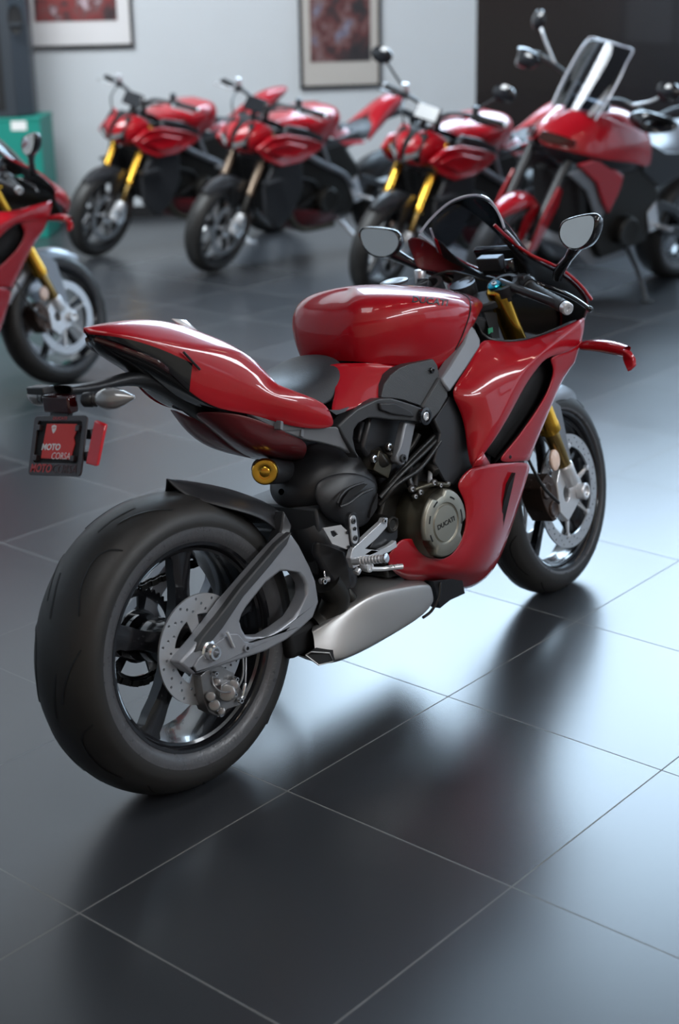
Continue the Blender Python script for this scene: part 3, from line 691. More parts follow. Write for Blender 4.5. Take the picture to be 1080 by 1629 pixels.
    mb = MB(); mb.plate([pt(s0[0]+u, s0[1]+v, -.0020) for u, v in sh], nz*.0004, 'print_white'); mb.plate([pt(s0[0]+u, s0[1]+v, -.0014) for u, v in ((-.06, .06), (.06, .06), (.05, .015), (-.075, -.005), (-.075, .01), (.035, .03), (.04, .045), (-.06, .045))], nz*.0002, 'plate_red'); mb.build('shield_emblem', fr)
    for u, v in ((-.75, .6), (.72, .58), (-.75, -.42), (.66, -.42)):
        mb = MB(); mb.box(pt(u, v, -.001), (.012, .012, .010), 'plate_frame', M.to_3x3()); mb.build('plate_clip', fr, bevel=.001)
    mb = MB(); rq = [VX(150, 669, -.212), VX(167, 676, -.212), VX(153, 742, -.245), VX(136, 738, -.245)]
    mb.plate(rq, (.008, 0, 0), 'red_lens'); mb.build('red_reflector', root, bevel=.002)
    mb = MB(); mb.box(VX(143, 690, -.20), (.01, .02, .02), 'satin_black'); mb.build('reflector_bracket', root); mb = MB(); mb.box(VX(137, 725, -.225), (.01, .02, .02), 'satin_black'); mb.build('reflector_bracket', root)
    for sd in (-1, 1):
        bs = V(156, 635, -.088); tp = V(214, 632, -.165); dd = tp-bs; L = dd.length; dd.normalize()
        if sd > 0: bs.y *= -1; dd.y *= -1
        mb = MB(); mb.lathe([(-.035, .010), (-.03, .015), (-.012, .016), (-.008, .0135), (-.004, .016), (.0, .0135), (.004, .016), (.012, .014)], bs, dd, 'satin_black', 20, scale=(1, 1.1)); st = mb.build('indicator', root)
        mb = MB(); mb.lathe([(.0, 0), (.0, .013), (L*.10, .018), (L*.28, .0225), (L*.5, .0215), (L*.75, .014), (L*.93, .006), (L, .003), (L, 0)], bs, dd, 'clear_lens', 24, ref=(0, 0, 1), scale=(1, 1.2)); mb.build('indicator_lens', st)
def fairing(root):
    R = [
     [(766, 536, -.188), (800, 545, -.200), (838, 542, -.212), (884, 526, -.226), (931, 503, -.236)],
     [(757, 562, -.200), (785, 572, -.226), (820, 572, -.243), (857, 556, -.250), (893, 535, -.252)],
     [(735, 596, -.205), (765, 602, -.236), (797, 600, -.250), (825, 587, -.256), (850, 570, -.258)],
     [(715, 624, -.205), (745, 630, -.236), (775, 627, -.252), (804, 612, -.258), (830, 592, -.262)],
     [(730, 648, -.210), (752, 652, -.236), (773, 649, -.252), (793, 642, -.258), (811, 632, -.264)],
     [(740, 680, -.214), (755, 682, -.236), (770, 680, -.250), (783, 675, -.258), (795, 668, -.262)],
     [(742, 712, -.220), (752, 713, -.238), (761, 711, -.247), (770, 707, -.252), (779, 702, -.256)],
     [(748, 741, -.228), (751, 741, -.234), (753, 740, -.238), (755, 739, -.240), (758, 737, -.242)]]
    R = [P3(r) for r in R]
    K = [r[-1] for r in R]
    D = P3([(925, 545, -.236), (908, 560, -.240), (869, 569, -.250), (843, 601, -.252), (826, 632, -.253), (808, 666, -.253), (789, 697, -.251), (776, 713, -.247)])
    E = P3([(916, 572, -.236), (902, 578, -.238), (886, 584, -.238), (872, 626, -.237), (850, 660, -.236), (834, 683, -.236), (814, 709, -.236), (788, 737, -.238)])
    Fo = P3([(909, 583, -.222), (903, 596, -.222), (896, 609, -.220), (884, 636, -.217), (875, 660, -.214), (866, 684, -.211), (857, 706, -.209), (848, 732, -.205)])
    for mir in (False, True):
        mb = MB(); mb.grid(R, 'red_paint')
        # outer facet down to the duct edge, and its rolled inner lip
        mid = [lerp(k, d, .5)+Vector((0, -.003, 0)) for k, d in zip(K, D)]
        mb.grid([K, mid, D], 'red_paint')
        inn = [Vector((d.x+.03, d.y+.050, d.z-.004)) for d in D[2:]]
        mb.grid([D[2:], inn], 'red_paint')
        o = mb.build('side_fairing', root, sub=2, solid=.004, mirror=mir, crease=.75)
        ks = {tuple(round(c, 3) for c in (p.x, abs(p.y), p.z)) for p in K+D[2:]}
        kk = lambda a: tuple(round(c, 3) for c in (a.x, abs(a.y), a.z)) in ks
        crease_edges(o, lambda a, b: kk(a) and kk(b), .8)
        mb = MB(); mid2 = [lerp(e, f, .5)+Vector((0, -.004, 0)) for e, f in zip(E, Fo)]
        wrap = [Vector((f.x+.012, f.y+.035, f.z-.01)) for f in Fo]
        inn2 = [Vector((e.x+.045, e.y+.035, e.z)) for e in E]
        mb.grid([E, mid2, Fo, wrap], 'red_paint')
        mb.grid([[D[0], D[1], D[2]], [E[0], E[1], E[2]]], 'red_paint'); mb.grid([[D[0], K[0]], [Fo[0], lerp(K[0], Fo[0], .5)+Vector((.01, .01, 0))]], 'red_paint')
        mb.build('fairing_blade', root, sub=2, solid=.004, mirror=mir, crease=.75)
        mb = MB(); mb.grid([[e+Vector((.003, .004, 0)) for e in E], inn2], 'deep_black'); mb.build('blade_lining', root, solid=.001, mirror=mir)
        mb = MB(); mb.grid([[D[1]+Vector((.004, .006, 0))]+[Vector((d.x+.012, d.y+.045, d.z)) for d in D[2:]], inn2[1:]], 'deep_black'); mb.build('air_duct', root, solid=.002, mirror=mir)
        # lower panel around the clutch cover
        Lr = [
         [(749, 742, -.232), (768, 740, -.240), (788, 737, -.240), (816, 737, -.236), (848, 734, -.207)],
         [(723, 771, -.222), (752, 770, -.238), (780, 768, -.242), (808, 763, -.236), (838, 762, -.198)],
         [(737, 789, -.226), (760, 795, -.240), (782, 797, -.240), (805, 796, -.230), (828, 797, -.190)],
         [(743, 815, -.230), (762, 823, -.240), (780, 829, -.237), (797, 832, -.224), (816, 833, -.180)],
         [(740, 845, -.230), (757, 855, -.236), (772, 862, -.230), (788, 866, -.214), (804, 868, -.170)],
         [(729, 871, -.229), (743, 884, -.232), (757, 893, -.222), (775, 899, -.200), (792, 896, -.158)],
         [(707, 889, -.226), (720, 902, -.226), (737, 911, -.214), (758, 916, -.190), (777, 920, -.145)]]
        Lr = [P3(r) for r in Lr]
        mb = MB(); mb.grid(Lr, 'red_paint')
        Lb = [
         [(707, 889, -.226), (720, 902, -.226), (737, 911, -.214), (758, 916, -.190), (777, 920, -.145)],
         [(690, 889, -.222), (699, 903, -.220), (710, 914, -.208), (722, 919, -.192), (741, 943, -.120)],
         [(678, 880, -.218), (681, 897, -.216), (686, 910, -.206), (693, 919, -.196), (712, 930, -.130)],
         [(666, 860, -.214), (660, 880, -.212), (660, 900, -.204), (664, 920, -.194), (680, 930, -.130)],
         [(652, 856, -.210), (642, 875, -.208), (637, 895, -.202), (638, 920, -.194), (655, 930, -.130)],
         [(637, 858, -.206), (626, 873, -.206), (617, 885, -.202), (616, 897, -.199), (626, 911, -.190)]]
        Lb = [P3(r) for r in Lb]
        mb.grid(Lb, 'red_paint')
        mb.build('lower_fairing', root, sub=2, solid=.004, mirror=mir, crease=.75)
        mb = MB()
        sl = P3([(817, 752, -.236), (812, 775, -.233), (806, 800, -.222), (800, 826, -.210), (795, 850, -.195), (789, 884, -.172), (790, 850, -.192), (793, 826, -.212), (799, 797, -.228), (807, 770, -.236)])
        mb.plate([p+Vector((0, -.006, 0)) for p in sl], (0, .012, 0), 'deep_black'); mb.build('fairing_slot', root, mirror=mir)
        mb = MB(); mb.bolt(V(811, 727, -.243), (0, -1, 0), .0045, 'gloss_black', h=.003); mb.build('fairing_fastener', root, mirror=mir)
        # small pink-lit corner facet at the foot of the upper panel
        mb = MB(); mb.grid([P3([(768, 719, -.250), (780, 738, -.248)]), P3([(757, 734, -.246), (752, 743, -.244)])], 'red_paint'); mb.build('corner_facet', root, solid=.004, mirror=mir)
        # winglet
        a = P3([(920, 547, -.236), (943, 545, -.29), (963, 547, -.335), (988, 556, -.385)]); b = P3([(922, 561, -.236), (945, 565, -.285), (968, 570, -.328), (990, 573, -.372)])
        fwd = Vector((.05, 0, .012))
        mb = MB(); rows = [b, a, [p+Vector((.035, 0, .006)) for p in a], [p+Vector((.055, 0, -.004)) for p in a], [p+Vector((.04, 0, -.012)) for p in a], b]
        mb.grid(rows, 'dark_red' if False else 'red_paint'); wl = mb.build('winglet', root, sub=1, mirror=mir)
        mb = MB(); tip = P3([(988, 556, -.385), (999, 560, -.40), (1006, 571, -.41), (1007, 583, -.413), (998, 592, -.40), (990, 573, -.378)])
        mb.plate(tip, Vector((.014, -.003, .0)), 'red_paint'); mb.build('winglet_tip', wl, bevel=.003, mirror=mir)
def nose(root):
    # rim of the cockpit: windscreen foot -> shoulder -> widest point
    rim = [V(785, 359, -.105), V(812, 384, -.125), V(842, 406, -.150), V(872, 420, -.180), V(898, 434, -.200), V(922, 455, -.222), V(940, 478, -.236), V(932, 503, -.238)]
    cen = [Vector(p) for p in ((1.50, 0, .925), (1.545, 0, .912), (1.59, 0, .892), (1.63, 0, .866), (1.66, 0, .838), (1.68, 0, .808), (1.68, 0, .775), (1.64, 0, .73))]
    tc = [rim[0], Vector((1.30, -.124, 1.008)), Vector((1.40, -.100, .952)), Vector((1.50, 0, .925))]; bc = [rim[7], Vector((1.52, -.18, .79)), Vector((1.62, -.09, .755)), cen[7]]
    cen[0] = tc[3]
    m1, m2 = [], []
    for i in range(8):
        f = i/7; w_ = math.sin(PI*f)
        m1.append(lerp(tc[1], bc[1], f)*.5 + lerp(rim[i], cen[i], .38)*.5 + Vector((.015, -.030, .0))*w_); m2.append(lerp(tc[2], bc[2], f)*.5 + lerp(rim[i], cen[i], .74)*.5 + Vector((.035, -.022, 0))*w_)
    m1[0], m2[0] = tc[1], tc[2]
    for mir in (False, True):
        mb = MB(); mb.grid([rim, m1, m2, cen], 'red_paint'); mb.build('nose_fairing', root, sub=2, solid=.004, mirror=mir)
        mb = MB(); mb.tube([p+Vector((.002, -.001, .002)) for p in rim[:7]], .0045 if not mir else .003, 'red_paint' if not mir else 'screen_edge', n=8); mb.build('nose_edge', root, mirror=mir)
        # black inner liner
        off = [p+Vector((.004, .008, -.004)) for p in rim]; off2 = [p+Vector((-.005, .02, -.01)) for p in m1]; off3 = [p+Vector((-.03, .01, -.01)) for p in m2]; off4 = [p+Vector((-.04, .0, -.01)) for p in cen]
        mb = MB(); mb.grid([off, off2, off3, off4], 'matte_black'); mb.build('nose_liner', root, sub=1, solid=.002, mirror=mir)
        # inner cheek: visible on the far side as dark red
        lo = [V(800, 545, -.196), V(838, 541, -.206), V(884, 524, -.220)]
        q = [rim[0]+Vector((0, .0, 0)), rim[1], rim[2], rim[3], rim[4], rim[5], rim[6], rim[7]]
        dn = [Vector((1.17, -.100, .965)), Vector((1.17, -.115, .93)), Vector((1.16, -.135, .90)), Vector((1.15, -.155, .87)), Vector((1.15, -.17, .85)), Vector((1.17, -.18, .83)), Vector((1.20, -.195, .815)), Vector((1.26, -.21, .81))]
        outn = [Vector((p.x+.05, p.y-.012, p.z-.01)) for p in dn]
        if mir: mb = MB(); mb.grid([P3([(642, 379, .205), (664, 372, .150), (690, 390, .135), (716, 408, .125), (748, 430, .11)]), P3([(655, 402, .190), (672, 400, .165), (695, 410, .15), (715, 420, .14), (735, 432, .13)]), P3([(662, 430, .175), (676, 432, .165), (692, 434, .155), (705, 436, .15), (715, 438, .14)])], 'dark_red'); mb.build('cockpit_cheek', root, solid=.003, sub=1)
    # windscreen bubble: rows from foot to top edge
    ft = [V(665, 371, .135), V(682, 385, .10), V(712, 404, .04), V(758, 429, -.03) , V(800, 428, -.09), V(832, 402, -.135)]
    foot = [Vector(p) for p in ((1.195, .150, 1.075), (1.25, .118, 1.07), (1.30, .06, 1.055), (1.315, 0, 1.05), (1.30, -.06, 1.055), (1.25, -.118, 1.06), (1.205, -.150, 1.06))]
    L0 = V(664, 371, .140); R0 = V(795, 366, -.105); T0 = V(758, 308, 0)
    # bubble: left lower corner L0, apex T0, right corner mirrored
    tw = abs(L0.y)
    rows = []
    for t in (0, .2, .4, .6, .8, 1.):
        row = []
        for f in (-1, -.8, -.45, 0, .45, .8, 1):
            # upper (rear) edge is an arch
            ex, ez = lerp(L0.x+.012, T0.x-.02, 1-abs(f)**1.8), lerp(L0.z, T0.z-.002, 1-abs(f)**2.4)
            fx, fz = 1.505-.205*abs(f)**2.2, .930+.078*abs(f)**2.4
            y = f*lerp(.128, .140, t)
            row.append(Vector((lerp(fx, ex, t), -y, lerp(fz, ez, t)+.020*math.sin(PI*t)*(1-abs(f)*.8))))
        rows.append(row)
    mb = MB(); mb.grid(rows, 'screen_clear'); ws = mb.build('windscreen', root, sub=2, solid=.003, label='clear bubble windscreen with a pale edge painted for its highlight')
    mb = MB(); mb.tube(rows[-1], .0035, 'screen_edge', n=8, smooth=5); mb.build('screen_edge', ws)
    for sd in (-1, 1):
        e = [Vector((p.x, p.y, p.z)) for p in (rows[5][0 if sd < 0 else 6], rows[3][0 if sd < 0 else 6], rows[0][0 if sd < 0 else 6])]
        mb = MB(); mb.tube([p+Vector((0, sd*-.004, -.006)) for p in e], .0032, 'screen_edge', n=8); mb.build('screen_trim', ws)
    for (px, py, Y) in ((665, 376, .138), (711, 400, .10), (795, 368, -.106), (830, 401, -.14)):
        pass
def mirrors(root):
    for sd in (-1, 1):
        def Q(px, py, Y): p = V(px, py, Y); return Vector((p.x, p.y, p.z))
        # right mirror traced, left one mirrored
        c = Vector((1.248, -.326, 1.062)); n = Vector((-.95, .20, .12)).normalized()
        u = Vector((0, 0, 1)); u = (u-n*u.dot(n)).normalized(); w = u.cross(n)
        if w.y > 0: w = -w
        out = [(-.066, .002), (-.052, .030), (-.012, .042), (.034, .048), (.062, .047), (.072, .030), (.064, -.002), (.040, -.030), (.006, -.043), (-.030, -.040), (-.056, -.022)]
        def pq(a, b, s=1., d=0.): return c + w*(a*s) + u*(b*s) + n*d
        o2 = []
        N = len(out)
        for i in range(N):
            p0, p1, p2, p3 = out[i-1], out[i], out[(i+1) % N], out[(i+2) % N]
            for t in (0, .33, .66):
                f = [(.5*((2*p1[k])+(p2[k]-p0[k])*t+(2*p0[k]-5*p1[k]+4*p2[k]-p3[k])*t*t+(3*p1[k]-p0[k]-3*p2[k]+p3[k])*t**3)) for k in (0, 1)]; o2.append(f)
        mb = MB(); rings = [[pq(a, b, s, d) for a, b in o2] for s, d in ((.86, .0), (.92, .003), (.97, .001), (1.0, -.008), (.93, -.026), (.72, -.038), (.4, -.044), (.02, -.046))]
        mb.grid(rings, 'gloss_black', closed_u=True); h = mb.build('mirror_housing', root, sharp=60, mirror=(sd > 0))
        mb = MB(); mb.plate([pq(a, b, .87, .0005) for a, b in o2], n*.0015, 'mirror_glass'); mb.build('mirror_glass', h, sharp=30, mirror=(sd > 0))
        f0 = V(887, 430, -.195); f0 = Vector((1.345, -.20, .955))
        mb = MB(); mb.tube([pq(-.020, -.028, 1, -.022), lerp(pq(-.022, -.04, 1, -.015), f0, .45)+Vector((0, -.004, .004)), f0, f0+Vector((.02, .02, -.02))], [.020, .0125, .016, .014], 'gloss_black', n=12); mb.build('mirror_stalk', root, mirror=(sd > 0))
def controls(root):
    up = Vector((-math.sin(RAKE), 0, math.cos(RAKE)))
    S3 = SM.to_3x3()
    # triple clamps and fork caps
    mb = MB(); top = .665
    def sp(v): return SM @ Vector(v)
    ax = Vector((-.006, 0, 0)) + Vector((-math.cos(RAKE), 0, -math.sin(RAKE)))*.024
    c = ax + up*top
    for h, th, m in ((0, .022, 'dark_grey'), (-.20, .035, 'dark_grey')):
        cc = c+up*h; fw = Vector((math.cos(RAKE), 0, math.sin(RAKE)))
        q = [cc+fw*.03+YA*.12, cc+fw*.035+YA*.08, cc+fw*.012, cc+fw*.035-YA*.08, cc+fw*.03-YA*.12, cc-YA*.148, cc-fw*.035-YA*.11, cc-fw*.07-YA*.03, cc-fw*.07+YA*.03, cc-fw*.035+YA*.11, cc+YA*.148]
        mb.plate([sp(p) for p in q], S3 @ (up*th), m)
    tc = mb.build('triple_clamp', root, bevel=.004)
    for sd in (-1, 1):
        f = c + YA*sd*.112
        mb = MB(); mb.lathe([(.0, .029), (.026, .029), (.03, .026), (.034, .022), (.034, 0)], sp(f+up*.012), S3 @ up, 'gold', 28); cp = mb.build('fork_cap', root)
        mb = MB(); mb.lathe([(.0, .019), (.010, .019), (.013, .016), (.013, 0)], sp(f+up*.044), S3 @ up, 'blue_anodised', 20); mb.bolt(sp(f+up*.055), S3 @ up, .008, 'silver'); mb.build('fork_adjuster', cp)
        # clip-on bar, grip, bar end, switch pod, lever
        b0 = V(798, 437, -.13) if sd < 0 else None
        g0 = V(843, 458, -.185); g1 = V(897, 488, -.330); 
        b0 = Vector((1.185, -.125, .948)); d = (g1-g0).normalized()
        mir = sd > 0
        mb = MB(); mb.rod(b0+d*-.01, g1, .0115, 'satin_black'); mb.lathe([(-.014, .030), (-.014, .042), (.014, .042), (.014, .030)], b0+Vector((.01, .0, -.01)), up, 'satin_black', 28, closed=True); mb.build('handlebar', root, mirror=mir)
        mb = MB(); prof = [(0, .014)]; L = (g1-g0).length
        for i in range(18): t = L*i/17; prof += [(t, .0175 if i % 2 else .0165)]
        mb.lathe([(-.004, .021), (0, .021), (.003, .017)]+prof[1:]+[(L+.001, .012)], g0, d, 'grip_rubber', 24); mb.build('grip', root, mirror=mir)
        mb = MB(); mb.lathe([(0, .013), (.002, .0165), (.016, .0165), (.019, .0135), (.019, .006), (.014, .005), (.014, 0)], g1+d*.002, d, 'silver', 24); mb.build('bar_end', root, mirror=mir)
        mb = MB(); mb.lathe([(-.05, .018), (-.046, .027), (-.01, .029), (.0, .024)], g0, d, 'satin_black', 20); mb.box(g0-d*.03+Vector((-.012, 0, .016)), (.032, .04, .022), 'satin_black'); mb.build('switch_pod', root, mirror=mir, bevel=.002)
        lv = [g0-d*.035+Vector((.03, 0, .0)), g0+Vector((.075, -.0, -.008)), lerp(g0, g1, .5)+Vector((.088, -.015, -.012)), g1+Vector((.072, -.03, -.018))]
        mb = MB(); mb.tube(lv, [.009, .007, .006, .0055], 'gloss_black', n=10); mb.lathe([(-.008, 0), (-.006, .006), (0, .0085), (.006, .006), (.008, 0)], lv[-1], (0, -1, 0), 'gloss_black', 12); mb.build('brake_lever' if sd < 0 else 'clutch_lever', root, mirror=mir)
    mb = MB(); q = Vector((1.285, -.085, .965)); mb.rod(q, q+Vector((0, 0, .034)), .017, 'gloss_black'); 
    mb.build('fluid_reservoir', root); mb = MB(); mb.rod(Vector((1.235, .185, .945)), Vector((1.235, .185, .985)), .0165, 'silver'); mb.build('fluid_reservoir', root)
    mb = MB(); mb.tube([Vector((1.22, .16, .955)), Vector((1.25, .1, .975)), Vector((1.3, .05, .95)), Vector((1.32, 0, .93))], .004, 'wire_black'); mb.tube([Vector((1.22, -.16, .94)), Vector((1.27, -.12, .96)), Vector((1.32, -.05, .93)), Vector((1.33, .02, .9))], .004, 'wire_black'); mb.build('hydraulic_hose', root)
    # dashboard seen from behind, on its bracket
    M = Matrix.Translation((1.375, 0, .985)) @ Matrix.Rotation(math.radians(-28), 4, 'Y')
    mb = MB(); mb.box((0, 0, 0), (.022, .165, .088), 'gloss_black'); mb.xf(M); db = mb.build('dashboard', root, bevel=.006)
    mb = MB(); mb.box((-.0115, 0, 0), (.002, .150, .074), 'deep_black'); mb.xf(M); mb.build('dash_screen', db)
    # ignition barrel with lit rim
    mb = MB(); mb.lathe([(0, .024), (.02, .024), (.024, .020), (.022, .014), (.018, 0)], Vector((1.205, 0, .935)), up, 'satin_black', 24); mb.build('ignition_lock', root)
    mb = MB(); mb.box((1.29, -.02, .99), (.03, .075, .036), 'satin_black', Matrix.Rotation(-.3, 3, 'Y')); mb.build('sensor_box', root, bevel=.003)
    # steering damper, wiring and headstock; bowl behind the bars
    mb = MB(); mb.cyl(Vector((1.30, 0, .55)), Vector((1.18, 0, .95)), .035, 'satin_black'); mb.rod(Vector((1.25, -.09, .905)), Vector((1.25, .07, .905)), .011, 'gold'); mb.build('head_stock', root)
    mb = MB(); mb.plate([V(770, 497, -.120), V(790, 497, -.120), V(795, 538, -.160), V(783, 538, -.160)], (0, .002, 0), 'deep_black')
    g = V(780, 526, -.15); mb.box(g, (.02, .002, .014), 'pcb_green'); mb.build('wiring_cover', root)
    mb = MB()
    bowl_t = P3([(757, 500, -.13), (766, 530, -.165), (790, 541, -.182), (838, 538, -.196), (884, 521, -.212), (930, 497, -.226)])
    bowl_m = [Vector((p.x+.02, p.y*.72, p.z-.06)) for p in bowl_t]; bowl_b = [Vector((p.x+.03, 0, p.z-.10)) for p in bowl_t]
    mb.grid([bowl_t, bowl_m, bowl_b, mirror_y(bowl_m), mirror_y(bowl_t)], 'matte_black'); mb.build('cockpit_liner', root, sub=1, solid=.002)
# ================================================================== chassis, engine and exhaust of the sport motorcycle
def frame_parts(root):
    for mir in (False, True):
        mb = MB()  # pale strut rising between tank and fairing
        mb.plate(flat([(748, 514, -.176), (757, 525, -.186), (765, 541, -.196), (764, 552, -.200), (745, 582, -.206), (716, 624, -.210), (707, 612, -.208), (702, 603, -.205), (714, 584, -.200), (738, 545, -.188)])[0], (0, .03, 0), 'frame_grey'); mb.build('frame_spar', root, bevel=.005, mirror=mir)
        mb = MB()  # ribbed side cover
        mb.plate(flat([(606, 632, -.165), (611, 612, -.168), (622, 596, -.168), (636, 585, -.170), (652, 579, -.172), (675, 574, -.176), (689, 571, -.178), (696, 581, -.182), (699, 598, -.188), (690, 614, -.192), (670, 646, -.192), (655, 641, -.188), (641, 636, -.182), (622, 633, -.172)])[0], (0, .03, 0), 'carbon_grey'); cv = mb.build('side_cover', root, bevel=.006, segs=3, mirror=mir)
        mb = MB(); mb.bolt(V(687, 589, -.186), (0, -1, 0), .0075, 'gloss_black', h=.004); mb.build('bolt', cv, mirror=mir)
        mb = MB()
        mb.plate(flat([(699, 600, -.194), (712, 609, -.204), (713, 632, -.208), (700, 655, -.208), (684, 672, -.206), (671, 646, -.198)])[0], (0, .03, 0), 'carbon_grey'); mb.build('side_cover', root, bevel=.004, mirror=mir)
        mb = MB()  # dark grey arched beam from tail to the big bolt
        mb.plate(flat([(538, 678, -.170), (552, 664, -.172), (570, 649, -.178), (588, 640, -.183), (604, 634, -.187), (622, 633, -.190), (636, 637, -.196), (655, 643, -.204), (668, 648, -.210), (682, 652, -.212), (684, 664, -.212), (678, 674, -.212), (666, 671, -.210), (645, 669, -.204), (622, 668, -.196), (600, 665, -.190), (585, 665, -.186), (572, 672, -.182), (564, 683, -.178), (562, 697, -.176), (566, 716, -.174), (572, 730, -.172), (560, 716, -.170), (548, 697, -.170)])[0], (0, .035, 0), 'dark_grey'); bm_ = mb.build('frame_beam', root, bevel=.006, segs=3, mirror=mir)
        mb = MB(); mb.plate(flat([(604, 641, -.196), (628, 641, -.203), (655, 655, -.212), (660, 664, -.212), (625, 659, -.203), (606, 652, -.197)])[0], (0, .01, 0), 'satin_black'); mb.build('beam_recess', bm_, bevel=.003, mirror=mir)
        mb = MB(); c = V(675, 662, -.214); mb.lathe([(0, .022), (.006, .021), (.007, .014), (.002, .013), (.002, .0)], c, (0, -1, 0), 'gloss_black', 28); mb.lathe([(.001, .011), (.006, .0105), (.007, .008), (.004, .0065), (.004, .0)], c, (0, -1, 0), 'silver', 20); mb.build('frame_bolt', bm_, mirror=mir)
        mb = MB()  # dark heat panel behind the strut and beam, closes the view through the machine
        mb.plate(flat([(716, 630, -.196), (742, 648, -.200), (748, 700, -.204), (752, 742, -.21), (722, 772, -.21), (706, 765, -.2), (690, 735, -.19), (700, 690, -.19), (690, 668, -.195)])[0], (0, .02, 0), 'satin_black'); mb.build('radiator_shroud', root, bevel=.004, mirror=mir)
def engine(root):
    mb = MB()   # crankcase and cylinder banks as solid lumps with ribs
    mb.plate([Vector((x, -.165, z)) for x, z in ((.56, .33), (.86, .30), (.93, .36), (.92, .50), (.84, .56), (.70, .58), (.60, .56), (.54, .46))], (0, .33, 0), 'engine_dark')
    mb.plate([Vector((x, -.15, z)) for x, z in ((.60, .55), (.70, .57), (.76, .72), (.72, .78), (.60, .76), (.54, .66))], (0, .30, 0), 'satin_black')
    mb.plate([Vector((x, -.15, z)) for x, z in ((.80, .52), (.92, .44), (1.04, .50), (1.06, .60), (.96, .68), (.84, .66))], (0, .30, 0), 'satin_black')
    mb.plate([Vector((x, -.13, z)) for x, z in ((.62, .70), (.86, .62), (1.10, .66), (1.14, .86), (1.0, .90), (.84, .80), (.66, .82))], (0, .26, 0), 'deep_black')  # black core added so the inside stays dark and closed to view
    mb.build('engine', root, bevel=.008, label='dark engine block')
    eng = kids(root)[-1]
    mb = MB()   # ribbed radiator in front, seen through the duct and front gap
    mb.box((1.13, 0, .50), (.04, .34, .34), 'deep_black', Matrix.Rotation(.35, 3, 'Y')); mb.build('radiator', root, bevel=.004)
    # clutch cover: dark bevelled barrel and scalloped pale face
    c = V(707, 832, -.242); A = Vector((0, -1, 0)); R0 = .083
    mb = MB(); mb.lathe([(-.085, .094), (-.075, .098), (-.035, .096), (-.028, .090), (-.004, .088)], c, A, 'cover_side', 64); mb.build('clutch_housing', root)
    mb = MB(); n = 120; prof = []
    def Rf(a, base=R0, dp=.013):
        r = base
        for a0 in (100, 215, 335): 
            d = abs((math.degrees(a)-a0+180) % 360-180)
            if d < 19: r -= dp*min(1, (19-d)/7)
        return r
    for (h, k) in ((-.03, 1.02), (-.004, 1.01), (.002, .975), (.004, .94), (.0045, .62), (.002, .60), (.0005, .57), (.002, .545), (.0045, .53), (.005, .45), (.005, .0)):
        prof.append([c + A*h + Vector((math.cos(2*PI*i/n), 0, math.sin(2*PI*i/n)))*(Rf(2*PI*i/n) if k > .9 else R0)*k for i in range(n)])
    mb.grid(prof, 'cover_bronze', closed_u=True); cc = mb.build('clutch_cover', root, sharp=50, label='pale bronze clutch cover with the maker name')
    mb = MB()
    for a0 in (20, 68, 128, 172, 250-60+5, 300):
        pass
    for a0 in (8, 58, 95-20+45, 158, 200, 352-360):
        a0 = math.radians(a0); q = []
        for i in range(7): a = a0-.15+.3*i/6; q.append(c + A*.0048 + Vector((math.cos(a), 0, math.sin(a)))*R0*.80)
        for i in range(7): a = a0+.15-.3*i/6; q.append(c + A*.0048 + Vector((math.cos(a), 0, math.sin(a)))*R0*.75)
        mb = MB(); mb.plate(q, (0, .006, 0), 'deep_black'); mb.build('cover_slot', cc)
    M = frame_from(c + A*.0052, (.985, 0, .09), (-.09, 0, 1)); text_mesh('cover_lettering', 'DUCATI', .0165, M, 'engine_dark', cc, bold=.0005, sx=1.15, ext=.0004)
    for (px, py, r) in ((668, 783, .006), (700, 772, .005), (690, 768, .006), (655, 778, .006), (712, 770, .005), (660, 790, .005)):
        mb = MB(); mb.rod(V(px, py, -.20), V(px, py, -.235), r*1.6, 'engine_dark'); mb.bolt(V(px, py, -.235), A, r, 'silver', h=.004); mb.build('case_bolt', eng)
    mb = MB(); mb.tube(P3([(655, 781, -.225), (668, 776, -.228), (690, 770, -.232), (712, 772, -.234)]), .006, 'cover_side'); mb.build('cover_rim', eng)
    # link rod with knuckles, throttle servo with its bolts, hoses
    mb = MB(); a = V(653, 676, -.190); b = V(640, 729, -.192); d = (b-a)
    mb.plate(flat([(645, 672, -.196), (662, 674, -.196), (652, 722, -.198), (650, 733, -.198), (640, 741, -.198), (631, 735, -.198), (630, 726, -.198), (635, 716, -.198)])[0], (0, .022, 0), 'frame_grey'); lk = mb.build('link_rod', root, bevel=.005, segs=3)
    mb = MB(); mb.bolt(V(640, 729, -.199), A, .010, 'dark_grey', h=.006); mb.build('bolt', lk)
    mb = MB(); mb.rod(V(578, 745, -.13), V(612, 724, -.17), .026, 'engine_dark'); mb.rod(V(606, 748, -.13), V(622, 715, -.175), .018, 'engine_dark'); mb.box(V(598, 738, -.15), (.06, .05, .05), 'cover_side', Matrix.Rotation(.6, 3, 'Y')); mb.rod(V(612, 733, -.16), V(635, 727, -.18), .013, 'engine_dark'); sv = mb.build('linkage_servo', root, bevel=.004)
    for (px, py) in ((595, 730), (619, 711)):
        mb = MB(); mb.rod(V(px, py, -.165), V(px, py, -.19), .0105, 'engine_dark'); mb.bolt(V(px, py, -.19), A, .0085, 'bright_metal', h=.004); mb.build('bolt', sv)
    mb = MB()
    for k, pts in enumerate(([(700, 694, -.18), (672, 722, -.19), (640, 752, -.19), (604, 792, -.18)], [(694, 690, -.175), (660, 724, -.18), (626, 762, -.18), (600, 800, -.16)], [(700, 702, -.19), (668, 745, -.2), (632, 770, -.195), (603, 803, -.17)], [(652, 745, -.17), (650, 765, -.19), (664, 790, -.2)], [(665, 690, -.16), (650, 715, -.15), (600, 770, -.12)])):
        mb.tube(P3(pts), .006 if k < 3 else .009, 'wire_black')
    mb.build('wiring_hose', root)
